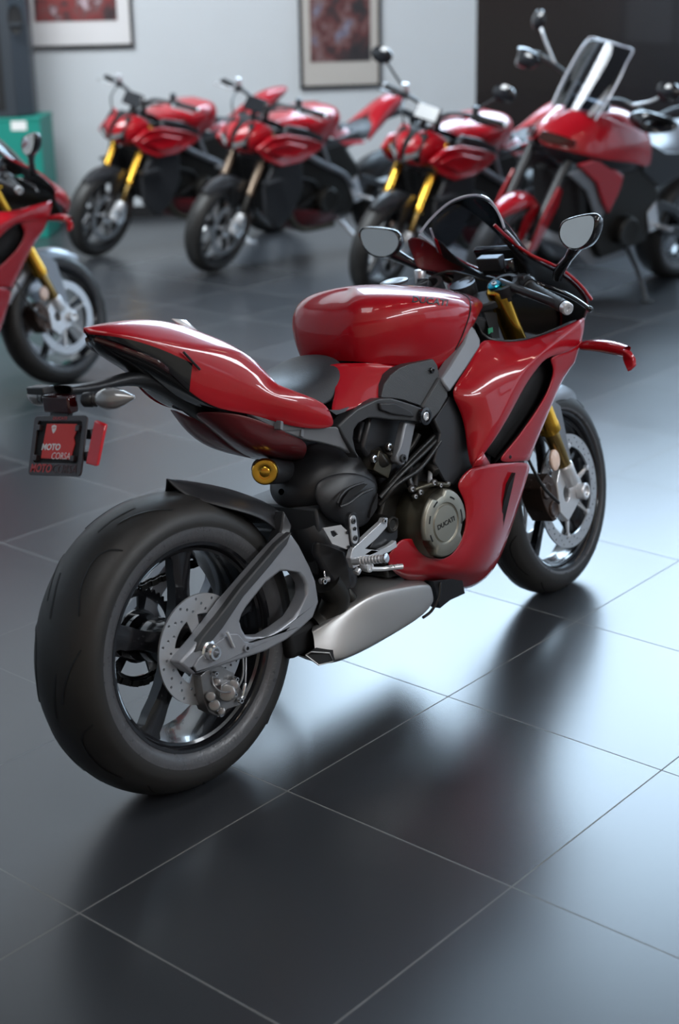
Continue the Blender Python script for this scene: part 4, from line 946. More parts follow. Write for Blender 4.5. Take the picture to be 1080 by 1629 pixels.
    mb = MB(); mb.box(V(690, 725, -.15), (.07, .05, .05), 'engine_dark', Matrix.Rotation(.5, 3, 'Y')); mb.rod(V(676, 735, -.16), V(694, 752, -.2), .012, 'engine_dark'); mb.rod(V(684, 748, -.18), V(684, 770, -.21), .006, 'silver'); mb.rod(V(660, 752, -.17), V(658, 776, -.2), .010, 'engine_dark'); mb.build('coolant_fitting', eng, bevel=.003)
    # black tank tray under the arched beam
    mb = MB(); mb.plate(flat([(575, 672, -.14), (600, 668, -.14), (650, 672, -.14), (648, 690, -.14), (615, 712, -.14), (585, 735, -.14), (570, 700, -.14)])[0], (0, .02, 0), 'satin_black'); mb.build('air_box', root, bevel=.004)
def exhaust(root):
    # swollen matt heat shields over the rear headers
    def blob(name, secs, m, n=14, sub=2, solid=0):
        mb = MB(); mb.grid(secs, m, closed_u=True); return mb.build(name, root, sub=sub)
    def ring(c, ax, ru, rw, n=12, ph=0):
        c = Vector(c); ax = Vector(ax).normalized(); u = Vector((0, 0, 1)); u = (u-ax*u.dot(ax)).normalized(); w = ax.cross(u)
        return [c+u*ru*math.cos(2*PI*i/n+ph)+w*rw*math.sin(2*PI*i/n+ph) for i in range(n)]
    # big bulb: from rear (over the tyre front) forward
    pts = [((.375, -.03, .585), .008, .01), ((.385, -.035, .59), .045, .06), ((.42, -.045, .60), .074, .09), ((.47, -.055, .598), .090, .105), ((.52, -.06, .58), .092, .112), ((.56, -.065, .555), .078, .105), ((.585, -.065, .53), .05, .085), ((.59, -.065, .52), .01, .02)]
    blob('heat_shield', [ring(c, (1, 0, -.35), a, b) for c, a, b in pts], 'matte_black')
    # creased lower cheek of the shield with its V-shaped scoop
    mb = MB(); ck = [P3([(500, 765, -.135), (530, 752, -.155), (560, 748, -.168), (590, 757, -.172), (603, 770, -.172)]), P3([(500, 792, -.145), (528, 786, -.166), (555, 782, -.178), (585, 776, -.182), (602, 786, -.180)]), P3([(510, 815, -.145), (535, 812, -.168), (560, 812, -.182), (582, 812, -.184), (600, 806, -.180)]), P3([(522, 832, -.14), (543, 836, -.165), (562, 840, -.178), (576, 843, -.178), (592, 830, -.172)])]
    mb.grid(ck, 'matte_black'); ch = mb.build('heat_shield_cheek', root, sub=2, solid=.012)
    mb = MB(); mb.plate(flat([(545, 795, -.184), (556, 780, -.186), (574, 770, -.188), (585, 770, -.188), (570, 783, -.190), (552, 797, -.188), (542, 806, -.184)])[0], (0, .006, 0), 'deep_black'); mb.plate(flat([(601, 785, -.187), (600, 808, -.187), (591, 822, -.187), (588, 824, -.187), (592, 805, -.188)])[0], (0, .006, 0), 'deep_black'); mb.build('shield_vent', ch)
    mb = MB(); mb.tube(P3([(537, 800, -.182), (543, 788, -.186), (556, 776, -.188), (578, 768, -.186)]), .003, 'dark_grey'); mb.tube(P3([(541, 806, -.183), (556, 800, -.190), (574, 786, -.191), (592, 778, -.188)]), .0035, 'dark_grey'); mb.build('shield_ridge', ch)
    # lower pipe cover
    blob('pipe_cover', [ring(c, ax, a, b) for c, ax, a, b in (((.395, -.075, .515), (.3, 0, -1), .045, .05), ((.405, -.09, .47), (.25, 0, -1), .052, .062), ((.42, -.10, .42), (.3, 0, -1), .05, .064), ((.44, -.11, .37), (.35, 0, -1), .046, .060), ((.455, -.11, .335), (.4, 0, -1), .040, .05), ((.46, -.11, .325), (.4, 0, -1), .01, .01))], 'matte_black')
    mb = MB(); mb.plate(flat([(505, 862, -.15), (530, 868, -.165), (552, 878, -.175), (556, 890, -.178), (563, 932, -.178), (549, 942, -.170), (532, 930, -.165), (515, 905, -.155), (503, 880, -.15)])[0], (0, .02, 0), 'matte_black'); mb.build('pipe_cover_skirt', root, bevel=.008, segs=3)
    mb = MB(); mb.rod(V(548, 938, -.14), V(560, 955, -.15), .016, 'engine_dark'); mb.tube(P3([(520, 925, -.14), (535, 950, -.14), (520, 985, -.12), (500, 1000, -.11)]), .034, 'engine_dark', n=16); mb.build('exhaust_pipe', root)
    # exhaust valve wiring by the pivot
    mb = MB(); mb.rod(V(509, 925, -.150), V(523, 921, -.155), .007, 'silver'); mb.bolt(V(515, 925, -.158), (0, -1, 0), .007, 'bright_metal'); mb.tube(P3([(516, 908, -.15), (517, 918, -.155), (524, 926, -.155)]), .0025, 'bright_metal'); mb.build('valve_linkage', root)
    # silencer: faceted box in brushed titanium
    sec = [
     [(497, 1000, -.110), (484, 1018, -.125), (480, 1042, -.140), (506, 1057, -.165), (530, 1053, -.172), (528, 1037, -.176), (516, 1015, -.160)],
     [(506, 990, -.110), (492, 1008, -.128), (487, 1040, -.145), (510, 1056, -.168), (533, 1053, -.176), (534, 1030, -.180), (522, 1002, -.166)],
     [(548, 955, -.110), (530, 990, -.150), (520, 1030, -.165), (540, 1052, -.172), (560, 1043, -.182), (568, 1010, -.194), (560, 972, -.172)],
     [(575, 925, -.110), (566, 952, -.158), (560, 1000, -.180), (590, 1030, -.170), (608, 1019, -.188), (612, 985, -.202), (598, 945, -.182)],
     [(606, 911, -.110), (618, 922, -.165), (630, 950, -.190), (632, 1002, -.170), (642, 1000, -.190), (652, 965, -.205), (640, 934, -.190)],
     [(640, 915, -.110), (648, 920, -.160), (662, 930, -.185), (660, 985, -.165), (674, 977, -.188), (684, 950, -.200), (676, 929, -.190)],
     [(665, 925, -.120), (672, 925, -.160), (684, 932, -.182), (672, 978, -.160), (680, 972, -.182), (690, 956, -.192), (686, 935, -.188)]]
    mb = MB()
    # explicit cross sections: inner top, outer top edge, outer bottom edge, underside, inner bottom
    S = []
    for (t, te, be, ub, Yt, Ye, Yb) in (
        ((500, 996), (496, 1004), (500, 1040), (486, 1046), -.10, -.135, -.150),
        ((520, 978), (519, 992), (530, 1052), (505, 1058), -.10, -.152, -.176),
        ((545, 950), (548, 972), (556, 1044), (530, 1056), -.10, -.165, -.184),
        ((566, 925), (585, 948), (600, 1022), (570, 1040), -.10, -.180, -.190),
        ((592, 910), (622, 938), (640, 1000), (610, 1015), -.10, -.190, -.194),
        ((630, 912), (660, 931), (674, 979), (648, 992), -.10, -.192, -.192),
        ((660, 922), (683, 928), (690, 958), (670, 975), -.11, -.188, -.186),
        ((668, 930), (687, 936), (689, 952), (674, 965), -.12, -.182, -.180)):
        a, b, c, d = V(*t, Yt), V(*te, Ye), V(*be, Yb), V(*ub, -.14)
        S.append([a, lerp(a, b, .55)+Vector((0, -.0, .008)), b, lerp(b, c, .12)+Vector((0, -.004, 0)), lerp(b, c, .88)+Vector((0, -.004, 0)), c, lerp(c, d, .5)+Vector((0, 0, -.004)), d, Vector((d.x, -.04, d.z+.01)), Vector((a.x, -.04, a.z-.01))])
    mb.grid(S, 'muffler', closed_u=True)
    e = S[-1]; mb.add(e, [tuple(range(len(e)))], 'muffler')
    so = mb.build('silencer', root, sub=2, label='brushed titanium silencer box')
    rb = [{tuple(round(c, 4) for c in s_[j]) for s_ in S} for j in (2, 5)]
    crease_edges(so, lambda a, b: any(tuple(round(c, 4) for c in a) in r and tuple(round(c, 4) for c in b) in r for r in rb), .7)
    mb = MB(); q = P3([(486, 1042, -.150), (495, 1037, -.160), (524, 1039, -.178), (530, 1052, -.178), (507, 1058, -.172)]); mb.plate(q, (.03, .01, 0), 'deep_black'); mb.tube(q+[q[0]], .0018, 'muffler', n=8, smooth=1); mb.build('silencer_outlet', root)
    mb = MB(); mb.box((.30, -.06, .255), (.10, .12, .07), 'deep_black'); mb.box((.50, .02, .27), (.42, .24, .10), 'engine_dark'); mb.build('silencer_body', root, bevel=.015, segs=3)
    mb = MB(); mb.plate(flat([(689, 925, -.180), (735, 919, -.190), (740, 944, -.140), (716, 955, -.135), (700, 968, -.14), (695, 950, -.175)])[0], (0, .03, 0), 'satin_black'); mb.tube(P3([(700, 926, -.188), (698, 950, -.186), (686, 972, -.176), (672, 983, -.165)]), .004, 'gloss_black'); mb.build('belly_link', root, bevel=.004)
    for sd in (1,):
        mb = MB(); mb.plate([Vector((x, .06, z)) for x, z in ((.60, .20), (.95, .19), (1.0, .25), (.9, .33), (.62, .33))], (0, .09, 0), 'matte_black'); mb.build('side_stand_mount', root)
def rearsets(root):
    A = Vector((0, -1, 0))
    mb = MB(); mb.plate(flat([(514, 840, -.205), (543, 835, -.215), (547, 839, -.216), (554, 845, -.217), (557, 871, -.218), (551, 874, -.216), (529, 866, -.210)])[0], (0, .005, 0), 'silver', holes=[flat([(526, 845, -.209), (532, 844, -.211), (538, 851, -.212), (532, 855, -.211), (528, 852, -.209)])[0]]); hg = mb.build('heel_guard', root, bevel=.0012)
    for (px, py) in ((552, 847), (554, 870)):
        mb = MB(); mb.bolt(V(px, py, -.218), A, .004, 'gloss_black'); mb.build('bolt', hg)
    mb = MB(); c1 = V(562, 826, -.222); c2 = V(565, 858, -.222)
    def cap(c1, c2, r, n=8):
        d = (c2-c1).normalized(); s = A.cross(d).normalized(); q = []
        for i in range(n+1): a = PI*i/n; q.append(c1 - d*r*math.sin(a) + s*r*math.cos(a))
        for i in range(n+1): a = PI*i/n; q.append(c2 + d*r*math.sin(a) - s*r*math.cos(a))
        return q
    mb.plate(cap(c1, c2, .0165), (0, .012, 0), 'satin_black'); mb.build('adjuster_backing', root, bevel=.002)
    mb = MB(); c1 = V(562, 827, -.226); c2 = V(565, 858, -.226)
    mb.plate(cap(c1, c2, .0105), (0, .006, 0), 'silver', holes=[]); ad = mb.build('adjuster_plate', root, bevel=.001)
    for (px, py) in ((562, 829), (564, 841), (565, 856)):
        mb = MB(); mb.bolt(V(px, py, -.227), A, .0065 if py != 841 else .0045, 'dark_grey' if py != 841 else 'gloss_black', h=.003); mb.build('bolt', ad)
    # V-shaped hanger
    mb = MB()
    mb.plate(flat([(557, 888, -.225), (561, 873, -.225), (571, 864, -.224), (590, 846, -.222), (608, 830, -.220), (611, 824, -.220), (617, 824, -.219), (616, 838, -.219), (600, 856, -.221), (581, 873, -.223), (603, 876, -.222), (620, 868, -.220), (630, 860, -.218), (632, 870, -.218), (618, 879, -.220), (604, 884, -.222), (590, 885, -.223), (575, 890, -.225), (572, 900, -.226), (562, 904, -.226)])[0], (0, .014, 0), 'silver'); hn = mb.build('footrest_hanger', root, bevel=.003, segs=3)
    mb = MB(); mb.bolt(V(611, 829, -.221), A, .0065, 'bright_metal', h=.004); mb.build('bolt', hn)
    mb = MB(); mb.lathe([(-.06, .021), (.0, .021), (.006, .019), (.008, .014), (.003, .0125), (.003, 0)], V(623, 834, -.205), A, 'engine_dark', 28); mb.plate(flat([(614, 822, -.2), (634, 824, -.2), (633, 855, -.2), (626, 868, -.2), (604, 874, -.2), (588, 872, -.2)])[0], (0, .015, 0), 'satin_black'); mb.build('pivot_housing', root, bevel=.003)
    p0 = V(563, 893, -.232); p1 = p0 + Vector((.012, -.075, .004)); 
    a = V(562, 893, -.23); b = V(612, 888, -.315)
    mb = MB(); mb.rod(a, b, .0095, 'silver'); mb.rod(b, b+(b-a).normalized()*.006, .0115, 'bright_metal')
    for i in range(7): q = lerp(a, b, .25+i*.1); mb.lathe([(0, .0095), (.001, .0108), (.003, .0108), (.004, .0095)], q, b-a, 'silver', 18)
    mb.build('footpeg', root, label='knurled silver footpeg')
    mb = MB(); mb.lathe([(-.02, .011), (.0, .013), (.004, .012), (.005, .008), (.001, .0065), (.001, 0)], V(587, 902, -.236), A, 'silver', 24); mb.rod(V(570, 905, -.225), V(566, 912, -.225), .009, 'silver')
    mb.tube(P3([(590, 905, -.236), (608, 905, -.242), (622, 903, -.250), (640, 901, -.262)]), [.0055, .0055, .006, .0065], 'silver', n=10)
    for (px, py) in ((622, 900), (627, 900), (632, 899), (637, 899)): mb.cyl(V(px, py+2, -.256), V(px, py-2, -.256), .0025, 'bright_metal', n=8)
    mb.build('brake_pedal', root)
    # left-hand peg and gear lever
    mb = MB(); mb.rod(Vector((a.x, -a.y, a.z)), Vector((b.x-.03, -b.y, b.z)), .0095, 'silver'); mb.plate([Vector((p.x, -p.y, p.z)) for p in P3([(557, 888, -.22), (590, 846, -.22), (617, 824, -.22), (600, 856, -.22), (632, 866, -.22), (604, 884, -.22), (562, 904, -.22)])], (0, -.012, 0), 'silver'); mb.build('left_footrest', root, bevel=.002)
    # shock reservoir: gold end cap under the tail
    c = V(436, 750, -.02); d = V(421, 751, -.09)-c
    mb = MB(); mb.rod(V(470, 748, .02), V(424, 750, -.075), .030, 'satin_black'); sr = mb.build('shock_reservoir', root)
    e0 = V(421, 751, -.088); dd = (V(421, 751, -.10)-V(436, 750, -.03)).normalized()
    mb = MB(); mb.lathe([(-.014, .030), (-.002, .030), (.002, .027), (.003, .017), (.001, .012), (.003, .009), (.003, 0)], V(421, 751, -.088), Vector((-.75, -.62, .05)), 'gold', 30); mb.build('reservoir_cap', sr)
    mb = MB(); mb.tube(P3([(424, 740, -.05), (410, 733, -.06), (403, 742, -.06), (404, 752, -.06), (414, 757, -.06)]), .004, 'wire_black'); mb.build('wiring_hose', root)
def side_stand(root):
    mb = MB(); a = Vector((.60, .13, .26)); c, s = math.cos(LEAN), math.sin(LEAN)
    # foot point: on the floor plane (world z = 0), to the left of the machine
    wy = .305; fl = Vector((.50, wy*c - 0, 0)); loc = LMT @ Vector((.50, wy, .012))
    mb.rod(a, loc, .013, 'dark_grey'); mb.box(loc+Vector((0, .012, 0)), (.07, .04, .014), 'dark_grey', Matrix.Rotation(LEAN, 3, 'X')); mb.build('side_stand', root, bevel=.002)
def sport_bike(name, label, loc=(0, 0, 0)):
    t = thing(name, label, 'motorcycle', loc, rot=(-LEAN, 0, 0), group='red motorcycles in the showroom')
    rear_wheel(t); chain_drive(t); rear_brake(t); swingarm(t); hugger(t); front_end(t)
    tank(t); tank_base(t); seat(t); tail(t); plate_holder(t); fairing(t); nose(t); mirrors(t); controls(t)
    frame_parts(t); engine(t); exhaust(t); rearsets(t); side_stand(t)
    return t
bike = sport_bike('sport_motorcycle', 'glossy red sport motorcycle with clear screen standing nearest, seen whole from its right rear')
# ================================================================== room
TO = Vector((-.49778, -.20826, 0)); TH, TS = .01189, .60324
m = bpy.data.materials.new('floor_tiles'); m.use_nodes = True; nt = m.node_tree; b = nt.nodes['Principled BSDF']
N = nt.nodes.new; Lk = nt.links.new
tc = N('ShaderNodeTexCoord'); mp = N('ShaderNodeMapping'); mp.vector_type = 'TEXTURE'
mp.inputs['Location'].default_value = TO; mp.inputs['Rotation'].default_value = (0, 0, TH); mp.inputs['Scale'].default_value = (TS, TS, 1)
Lk(tc.outputs['Object'], mp.inputs['Vector']); sx = N('ShaderNodeSeparateXYZ'); Lk(mp.outputs['Vector'], sx.inputs[0])
def M_(op, a, bb=None):
    n = N('ShaderNodeMath'); n.operation = op
    for i, v in enumerate((a, bb)):
        if v is None: continue
        if isinstance(v, (int, float)): n.inputs[i].default_value = v
        else: Lk(v, n.inputs[i])
    return n.outputs[0]
def edge(o):   # distance to the nearest joint, in tiles
    fr = M_('FRACT', M_('ADD', o, 100.0)); return M_('MINIMUM', fr, M_('SUBTRACT', 1.0, fr))
dmin = M_('MINIMUM', edge(sx.outputs[0]), edge(sx.outputs[1]))
g = M_('LESS_THAN', dmin, .0030)
cx = M_('FLOOR', M_('ADD', sx.outputs[0], 100.0)); cy = M_('FLOOR', M_('ADD', sx.outputs[1], 100.0))
cc = N('ShaderNodeCombineXYZ'); Lk(cx, cc.inputs[0]); Lk(cy, cc.inputs[1]); wn = N('ShaderNodeTexWhiteNoise'); Lk(cc.outputs[0], wn.inputs['Vector'])
ns = N('ShaderNodeTexNoise'); ns.inputs['Scale'].default_value = 2.2; ns.inputs['Detail'].default_value = 1; Lk(tc.outputs['Object'], ns.inputs['Vector'])
va = M_('ADD', M_('MULTIPLY', wn.outputs['Value'], .4), .25)
mx = N('ShaderNodeMix'); mx.data_type = 'RGBA'; mx.inputs['A'].default_value = (.024, .026, .030, 1); mx.inputs['B'].default_value = (.042, .046, .052, 1); Lk(va, mx.inputs['Factor'])
m2 = N('ShaderNodeMix'); m2.data_type = 'RGBA'; Lk(g, m2.inputs['Factor']); Lk(mx.outputs['Result'], m2.inputs['A']); m2.inputs['B'].default_value = (.16, .16, .155, 1)
Lk(m2.outputs['Result'], b.inputs['Base Color'])
ro = M_('ADD', M_('MULTIPLY', wn.outputs['Value'], .03), M_('ADD', .27, M_('MULTIPLY', g, .5))); Lk(ro, b.inputs['Roughness'])
b.inputs['Specular IOR Level'].default_value = .75
bp = N('ShaderNodeBump'); bp.inputs['Strength'].default_value = .35; bp.inputs['Distance'].default_value = .0015; 
MATS['floor_tiles'] = m
mat('wall_paint', (.50, .52, .54), .7, noise=(2, .03)); mat('wall_black', (.012, .009, .010), .22, coat=.3, noise=(1.2, .1)); mat('wall_beige', (.48, .37, .26), .8); mat('band_red', (.45, .05, .03), .6); mat('baseboard_black', (.012, .012, .013), .4)
mat('ceiling_dark', (.07, .07, .075), .8); mat('window_light', (.8, .9, 1), .5, emit=(.60, .80, 1.0), es=13); mat('window_side', (.8, .9, 1), .5, emit=(.75, .86, 1.0), es=.8)
mat('strip_light', (1, .9, .8), .5, emit=(1., .82, .68), es=30.); mat('frame_black', (.012, .012, .013), .35); mat('mat_board', (.62, .60, .60), .8); mat('mat_board_warm', (.42, .39, .36), .8)
mat('speaker_black', (.022, .028, .036), .5, bump=(200, .3)); mat('box_green', (.0, .20, .155), .55, noise=(6, .08)); mat('paper', (.7, .7, .68), .8); mat('mullion', (.05, .05, .05), .5)
def struct(name, mb, **k):
    o = mb.build(name, None, **k); o['kind'] = 'structure'; return o
def quad(name, pts, m, t=(0, 0, 0)):
    mb = MB(); mb.plate([Vector(p) for p in pts], Vector(t), m); return struct(name, mb)
H = 7.2
AZ = math.radians(-37); WD = Vector((math.cos(AZ), math.sin(AZ), 0)); WN = Vector((WD.y, -WD.x, 0))  # wall direction; WN points into the room
B0 = GZ(112, 351); B0.z = 0
def WX(px, z0=.5):   # where the sight line through column px meets the back wall
    d = ray(px, 300); n = Vector((WN.x, WN.y, 0)); t = (B0-CAM).dot(n)/d.dot(n); p = CAM+d*t; return Vector((p.x, p.y, 0))
def WP(px, py, off=0.):
    d = ray(px, py); t = (B0+WN*off-CAM).dot(WN)/d.dot(WN); return CAM+d*t
if WN.dot(CAM-B0) < 0: WN = -WN
Wl = B0 - WD*6.0; Wc = WP(757, 100); Wc.z = 0; Wr = Wc + WD*6.5
UPZ = Vector((0, 0, H)); back = -WN*.12
Wk = Wc - WD*1.6; ZW = 3.0; ZV = Vector((0, 0, ZW))
mb = MB(); mb.plate([Wl, Wc, Wc+ZV, Wk+ZV, Wk+UPZ, Wl+UPZ], back, 'wall_paint'); struct('wall_back', mb)
quad('wall_black', [Wc, Wr, Wr+ZV, Wc+ZV], 'wall_black', back)
bpiece = MB(); bpiece.box((Wl+Wc)/2+WN*.006+Vector((0, 0, .045)), ((Wc-Wl).length, .012, .09), 'baseboard_black', Matrix.Rotation(AZ, 3, 'Z')); struct('baseboard_back', bpiece)
Cn = Wl + WN*13; Cf = Wr + WN*13
mb = MB(); mb.plate([Wl-WD*.3-WN*.3, Wr+WD*.3-WN*.3, Cf+WD*.3+WN*.3, Cn-WD*.3+WN*.3], (0, 0, -.1), 'floor_tiles'); struct('floor', mb)
mb = MB(); mb.plate([p+UPZ for p in (Wl, Wr, Cf, Cn)], (0, 0, .1), 'ceiling_dark'); struct('ceiling', mb)
quad('wall_left', [Wl, Cn, Cn+UPZ, Wl+UPZ], 'wall_paint', -WD*.12)
quad('wall_front', [Cn, Cf, Cf+UPZ, Cn+UPZ], 'wall_beige', WN*.12)
quad('trim_2', [Cn-WN*.02+Vector((0,0,1.9)), Cf-WN*.02+Vector((0,0,1.9)), Cf-WN*.02+Vector((0,0,2.5)), Cn-WN*.02+Vector((0,0,2.5))], 'band_red', WN*.015)
# right-hand wall with shop windows
def win_wall(a, b_, z0, z1, n, name, wm, sill_m, nrm, wall_name, idx0):
    """wall between floor points a and b_ with a band of n glowing windows from z0 to z1"""
    d = (b_-a); up = Vector((0, 0, 1))
    if z0 > 0.01: quad(wall_name, [a, b_, b_+up*z0, a+up*z0], sill_m, nrm*-.12)
    for k in range(n):
        p = a + d*(k/n); q = a + d*((k+1)/n); 
        mb = MB(); mb.plate([p+up*z0-nrm*.05, q+up*z0-nrm*.05, q+up*z1-nrm*.05, p+up*z1-nrm*.05], -nrm*.01, wm)
        w = struct('window_%d' % (idx0+k), mb)
        mb = MB(); fr = .04
        for (s, e) in ((p, q),):
            dd = (e-s).normalized(); R = Matrix((dd, nrm, up)).transposed(); c = (s+e)/2; L = (e-s).length
            mb.box(c+up*(z0+fr/2), (L, .08, fr), 'mullion', R); mb.box(c+up*(z1-fr/2), (L, .08, fr), 'mullion', R)
            mb.box(s+dd*fr/2+up*(z0+z1)/2, (fr, .08, z1-z0), 'mullion', R); mb.box(e-dd*fr/2+up*(z0+z1)/2, (fr, .08, z1-z0), 'mullion', R)
        mb.build('window_frame', w)
win_wall(Wk, Wr, ZW, H, 5, 'w', 'window_light', 'wall_black', WN, 'wall_black_lower', 1)
o_ = bpy.data.objects.get('wall_black_lower')
if o_: bpy.data.objects.remove(o_)
quad('wall_right', [Wr, Cf, Cf+Vector((0, 0, .7)), Wr+Vector((0, 0, .7))], 'wall_paint', WD*.12)
win_wall(Wr, Cf, .7, 3.3, 6, 'w', 'window_side', 'wall_paint', -WD, 'wall_right_lower', 6)
o_ = bpy.data.objects.get('wall_right_lower')
if o_: bpy.data.objects.remove(o_)
quad('trim_1', [Wr+Vector((0, 0, 3.3)), Cf+Vector((0, 0, 3.3)), Cf+UPZ, Wr+UPZ], 'wall_paint', WD*.12)
# track of small ceiling spots along the room (their dashes show on the tank)
for k in range(8):
    base = Vector((-.6+k*.75, -1.1+k*.0, 3.0))
    t = thing('ceiling_lamp', 'short warm strip lamp hung above the sport motorcycle, out of the picture', 'lamp', base, group='ceiling strip lamps')
    mb = MB(); mb.box((0, 0, .03), (.34, .06, .05), 'frame_black'); mb.build('lamp_body', t, bevel=.004)
    mb = MB(); mb.box((0, 0, 0), (.30, .035, .008), 'strip_light'); mb.build('lamp_tube', t)
    mb = MB(); mb.cyl((0, 0, .05), (0, 0, 4.2), .004, 'frame_black'); mb.build('lamp_rod', t)
def area(name, loc, tgt, size, energy, col, sy=None):
    l = bpy.data.lights.new(name, 'AREA'); l.energy = energy; l.color = col; l.size = size
    if sy: l.shape = 'RECTANGLE'; l.size_y = sy
    o = bpy.data.objects.new(name, l); COL.objects.link(o); o.location = loc
    o.rotation_euler = (Vector(tgt)-Vector(loc)).to_track_quat('-Z', 'Y').to_euler(); return o
area('strip_near', (1.1, -4.4, 2.7), (.6, 0, .6), 3.2, 52, (.88, .94, 1.0), .22)
area('strip_far', (2.6, -3.2, 3.0), (.8, 0, .6), 3.0, 46, (.90, .95, 1.0), .22)
area('fill_ceiling', (-1.2, -1.2, 4.8), (.3, 0, .5), 1.6, 38, (.95, .97, 1.0))
area('wall_wash_high', (.5, 4.6, 6.0), B0-WD*1.4+Vector((0, 0, 3.9)), 3.0, 420, (.86, .94, 1.0))
area('wall_wash', (1.6, 3.4, 5.6), B0-WD*.4+Vector((0, 0, 1.9)), 3.0, 400, (.90, .96, 1.0))
w = bpy.data.worlds.new('world'); SC.world = w; w.use_nodes = True; w.node_tree.nodes['Background'].inputs[0].default_value = (.5, .55, .6, 1); w.node_tree.nodes['Background'].inputs[1].default_value = .15
SC.view_settings.view_transform = 'Standard'; SC.view_settings.look = 'None'; SC.view_settings.exposure = 0; SC.view_settings.gamma = 1
# ================================================================== the other motorcycles
second = copy_tree(bike); second.location = Vector((.735, 3.25, 0)) + (GZ(101, 610)-GZ(85, 600))
second['label'] = 'red sport motorcycle cut off by the left edge, only its front end in view'
def curved_panel(name, root, rows, m, mirror=False, solid=.006, sub=2, crease=.6):
    mb = MB(); mb.grid([[Vector(p) for p in r] for r in rows], m); return mb.build(name, root, sub=sub, solid=solid, mirror=mirror, crease=crease)
def simple_swing(root):
    for sd in (-1, 1):
        mb = MB(); mb.plate([Vector((x, sd*.15, z)) for x, z in ((-.04, .31), (.02, .37), (.25, .50), (.44, .56), (.48, .44), (.30, .33), (.06, .29))], (0, -sd*.035, 0), 'dark_grey', holes=[[Vector((x, sd*.15, z)) for x, z in ((.14, .37), (.27, .46), (.38, .49), (.40, .43), (.28, .38))]]); mb.build('swingarm', root, bevel=.006)
def simple_engine(root):
    mb = MB(); mb.plate([Vector((x, -.16, z)) for x, z in ((.50, .33), (.90, .27), (1.02, .40), (1.05, .60), (.90, .74), (.62, .78), (.46, .60))], (0, .32, 0), 'engine_dark'); mb.build('engine', root, bevel=.02)
    for sd in (-1, 1):
        c = Vector((.76, sd*.16, .43)); mb = MB(); mb.lathe([(0, .085), (.05, .082), (.06, .07), (.055, .04), (.06, 0)], c, (0, sd, 0), 'engine_dark', 30); mb.build('engine_cover', root)
        mb = MB(); mb.plate([Vector((x, sd*.15, z)) for x, z in ((.44, .78), (.70, .70), (.98, .78), (.96, .86), (.70, .80), (.50, .84))], (0, -sd*.03, 0), 'dark_grey'); mb.build('frame_beam', root, bevel=.005)
        mb = MB(); mb.rod((.46, sd*.17, .42), (.44, sd*.27, .42), .011, 'silver'); mb.plate([Vector((x, sd*.17, z)) for x, z in ((.42, .40), (.50, .38), (.56, .50), (.50, .56))], (0, -sd*.01, 0), 'silver'); mb.build('footrest', root, bevel=.002)
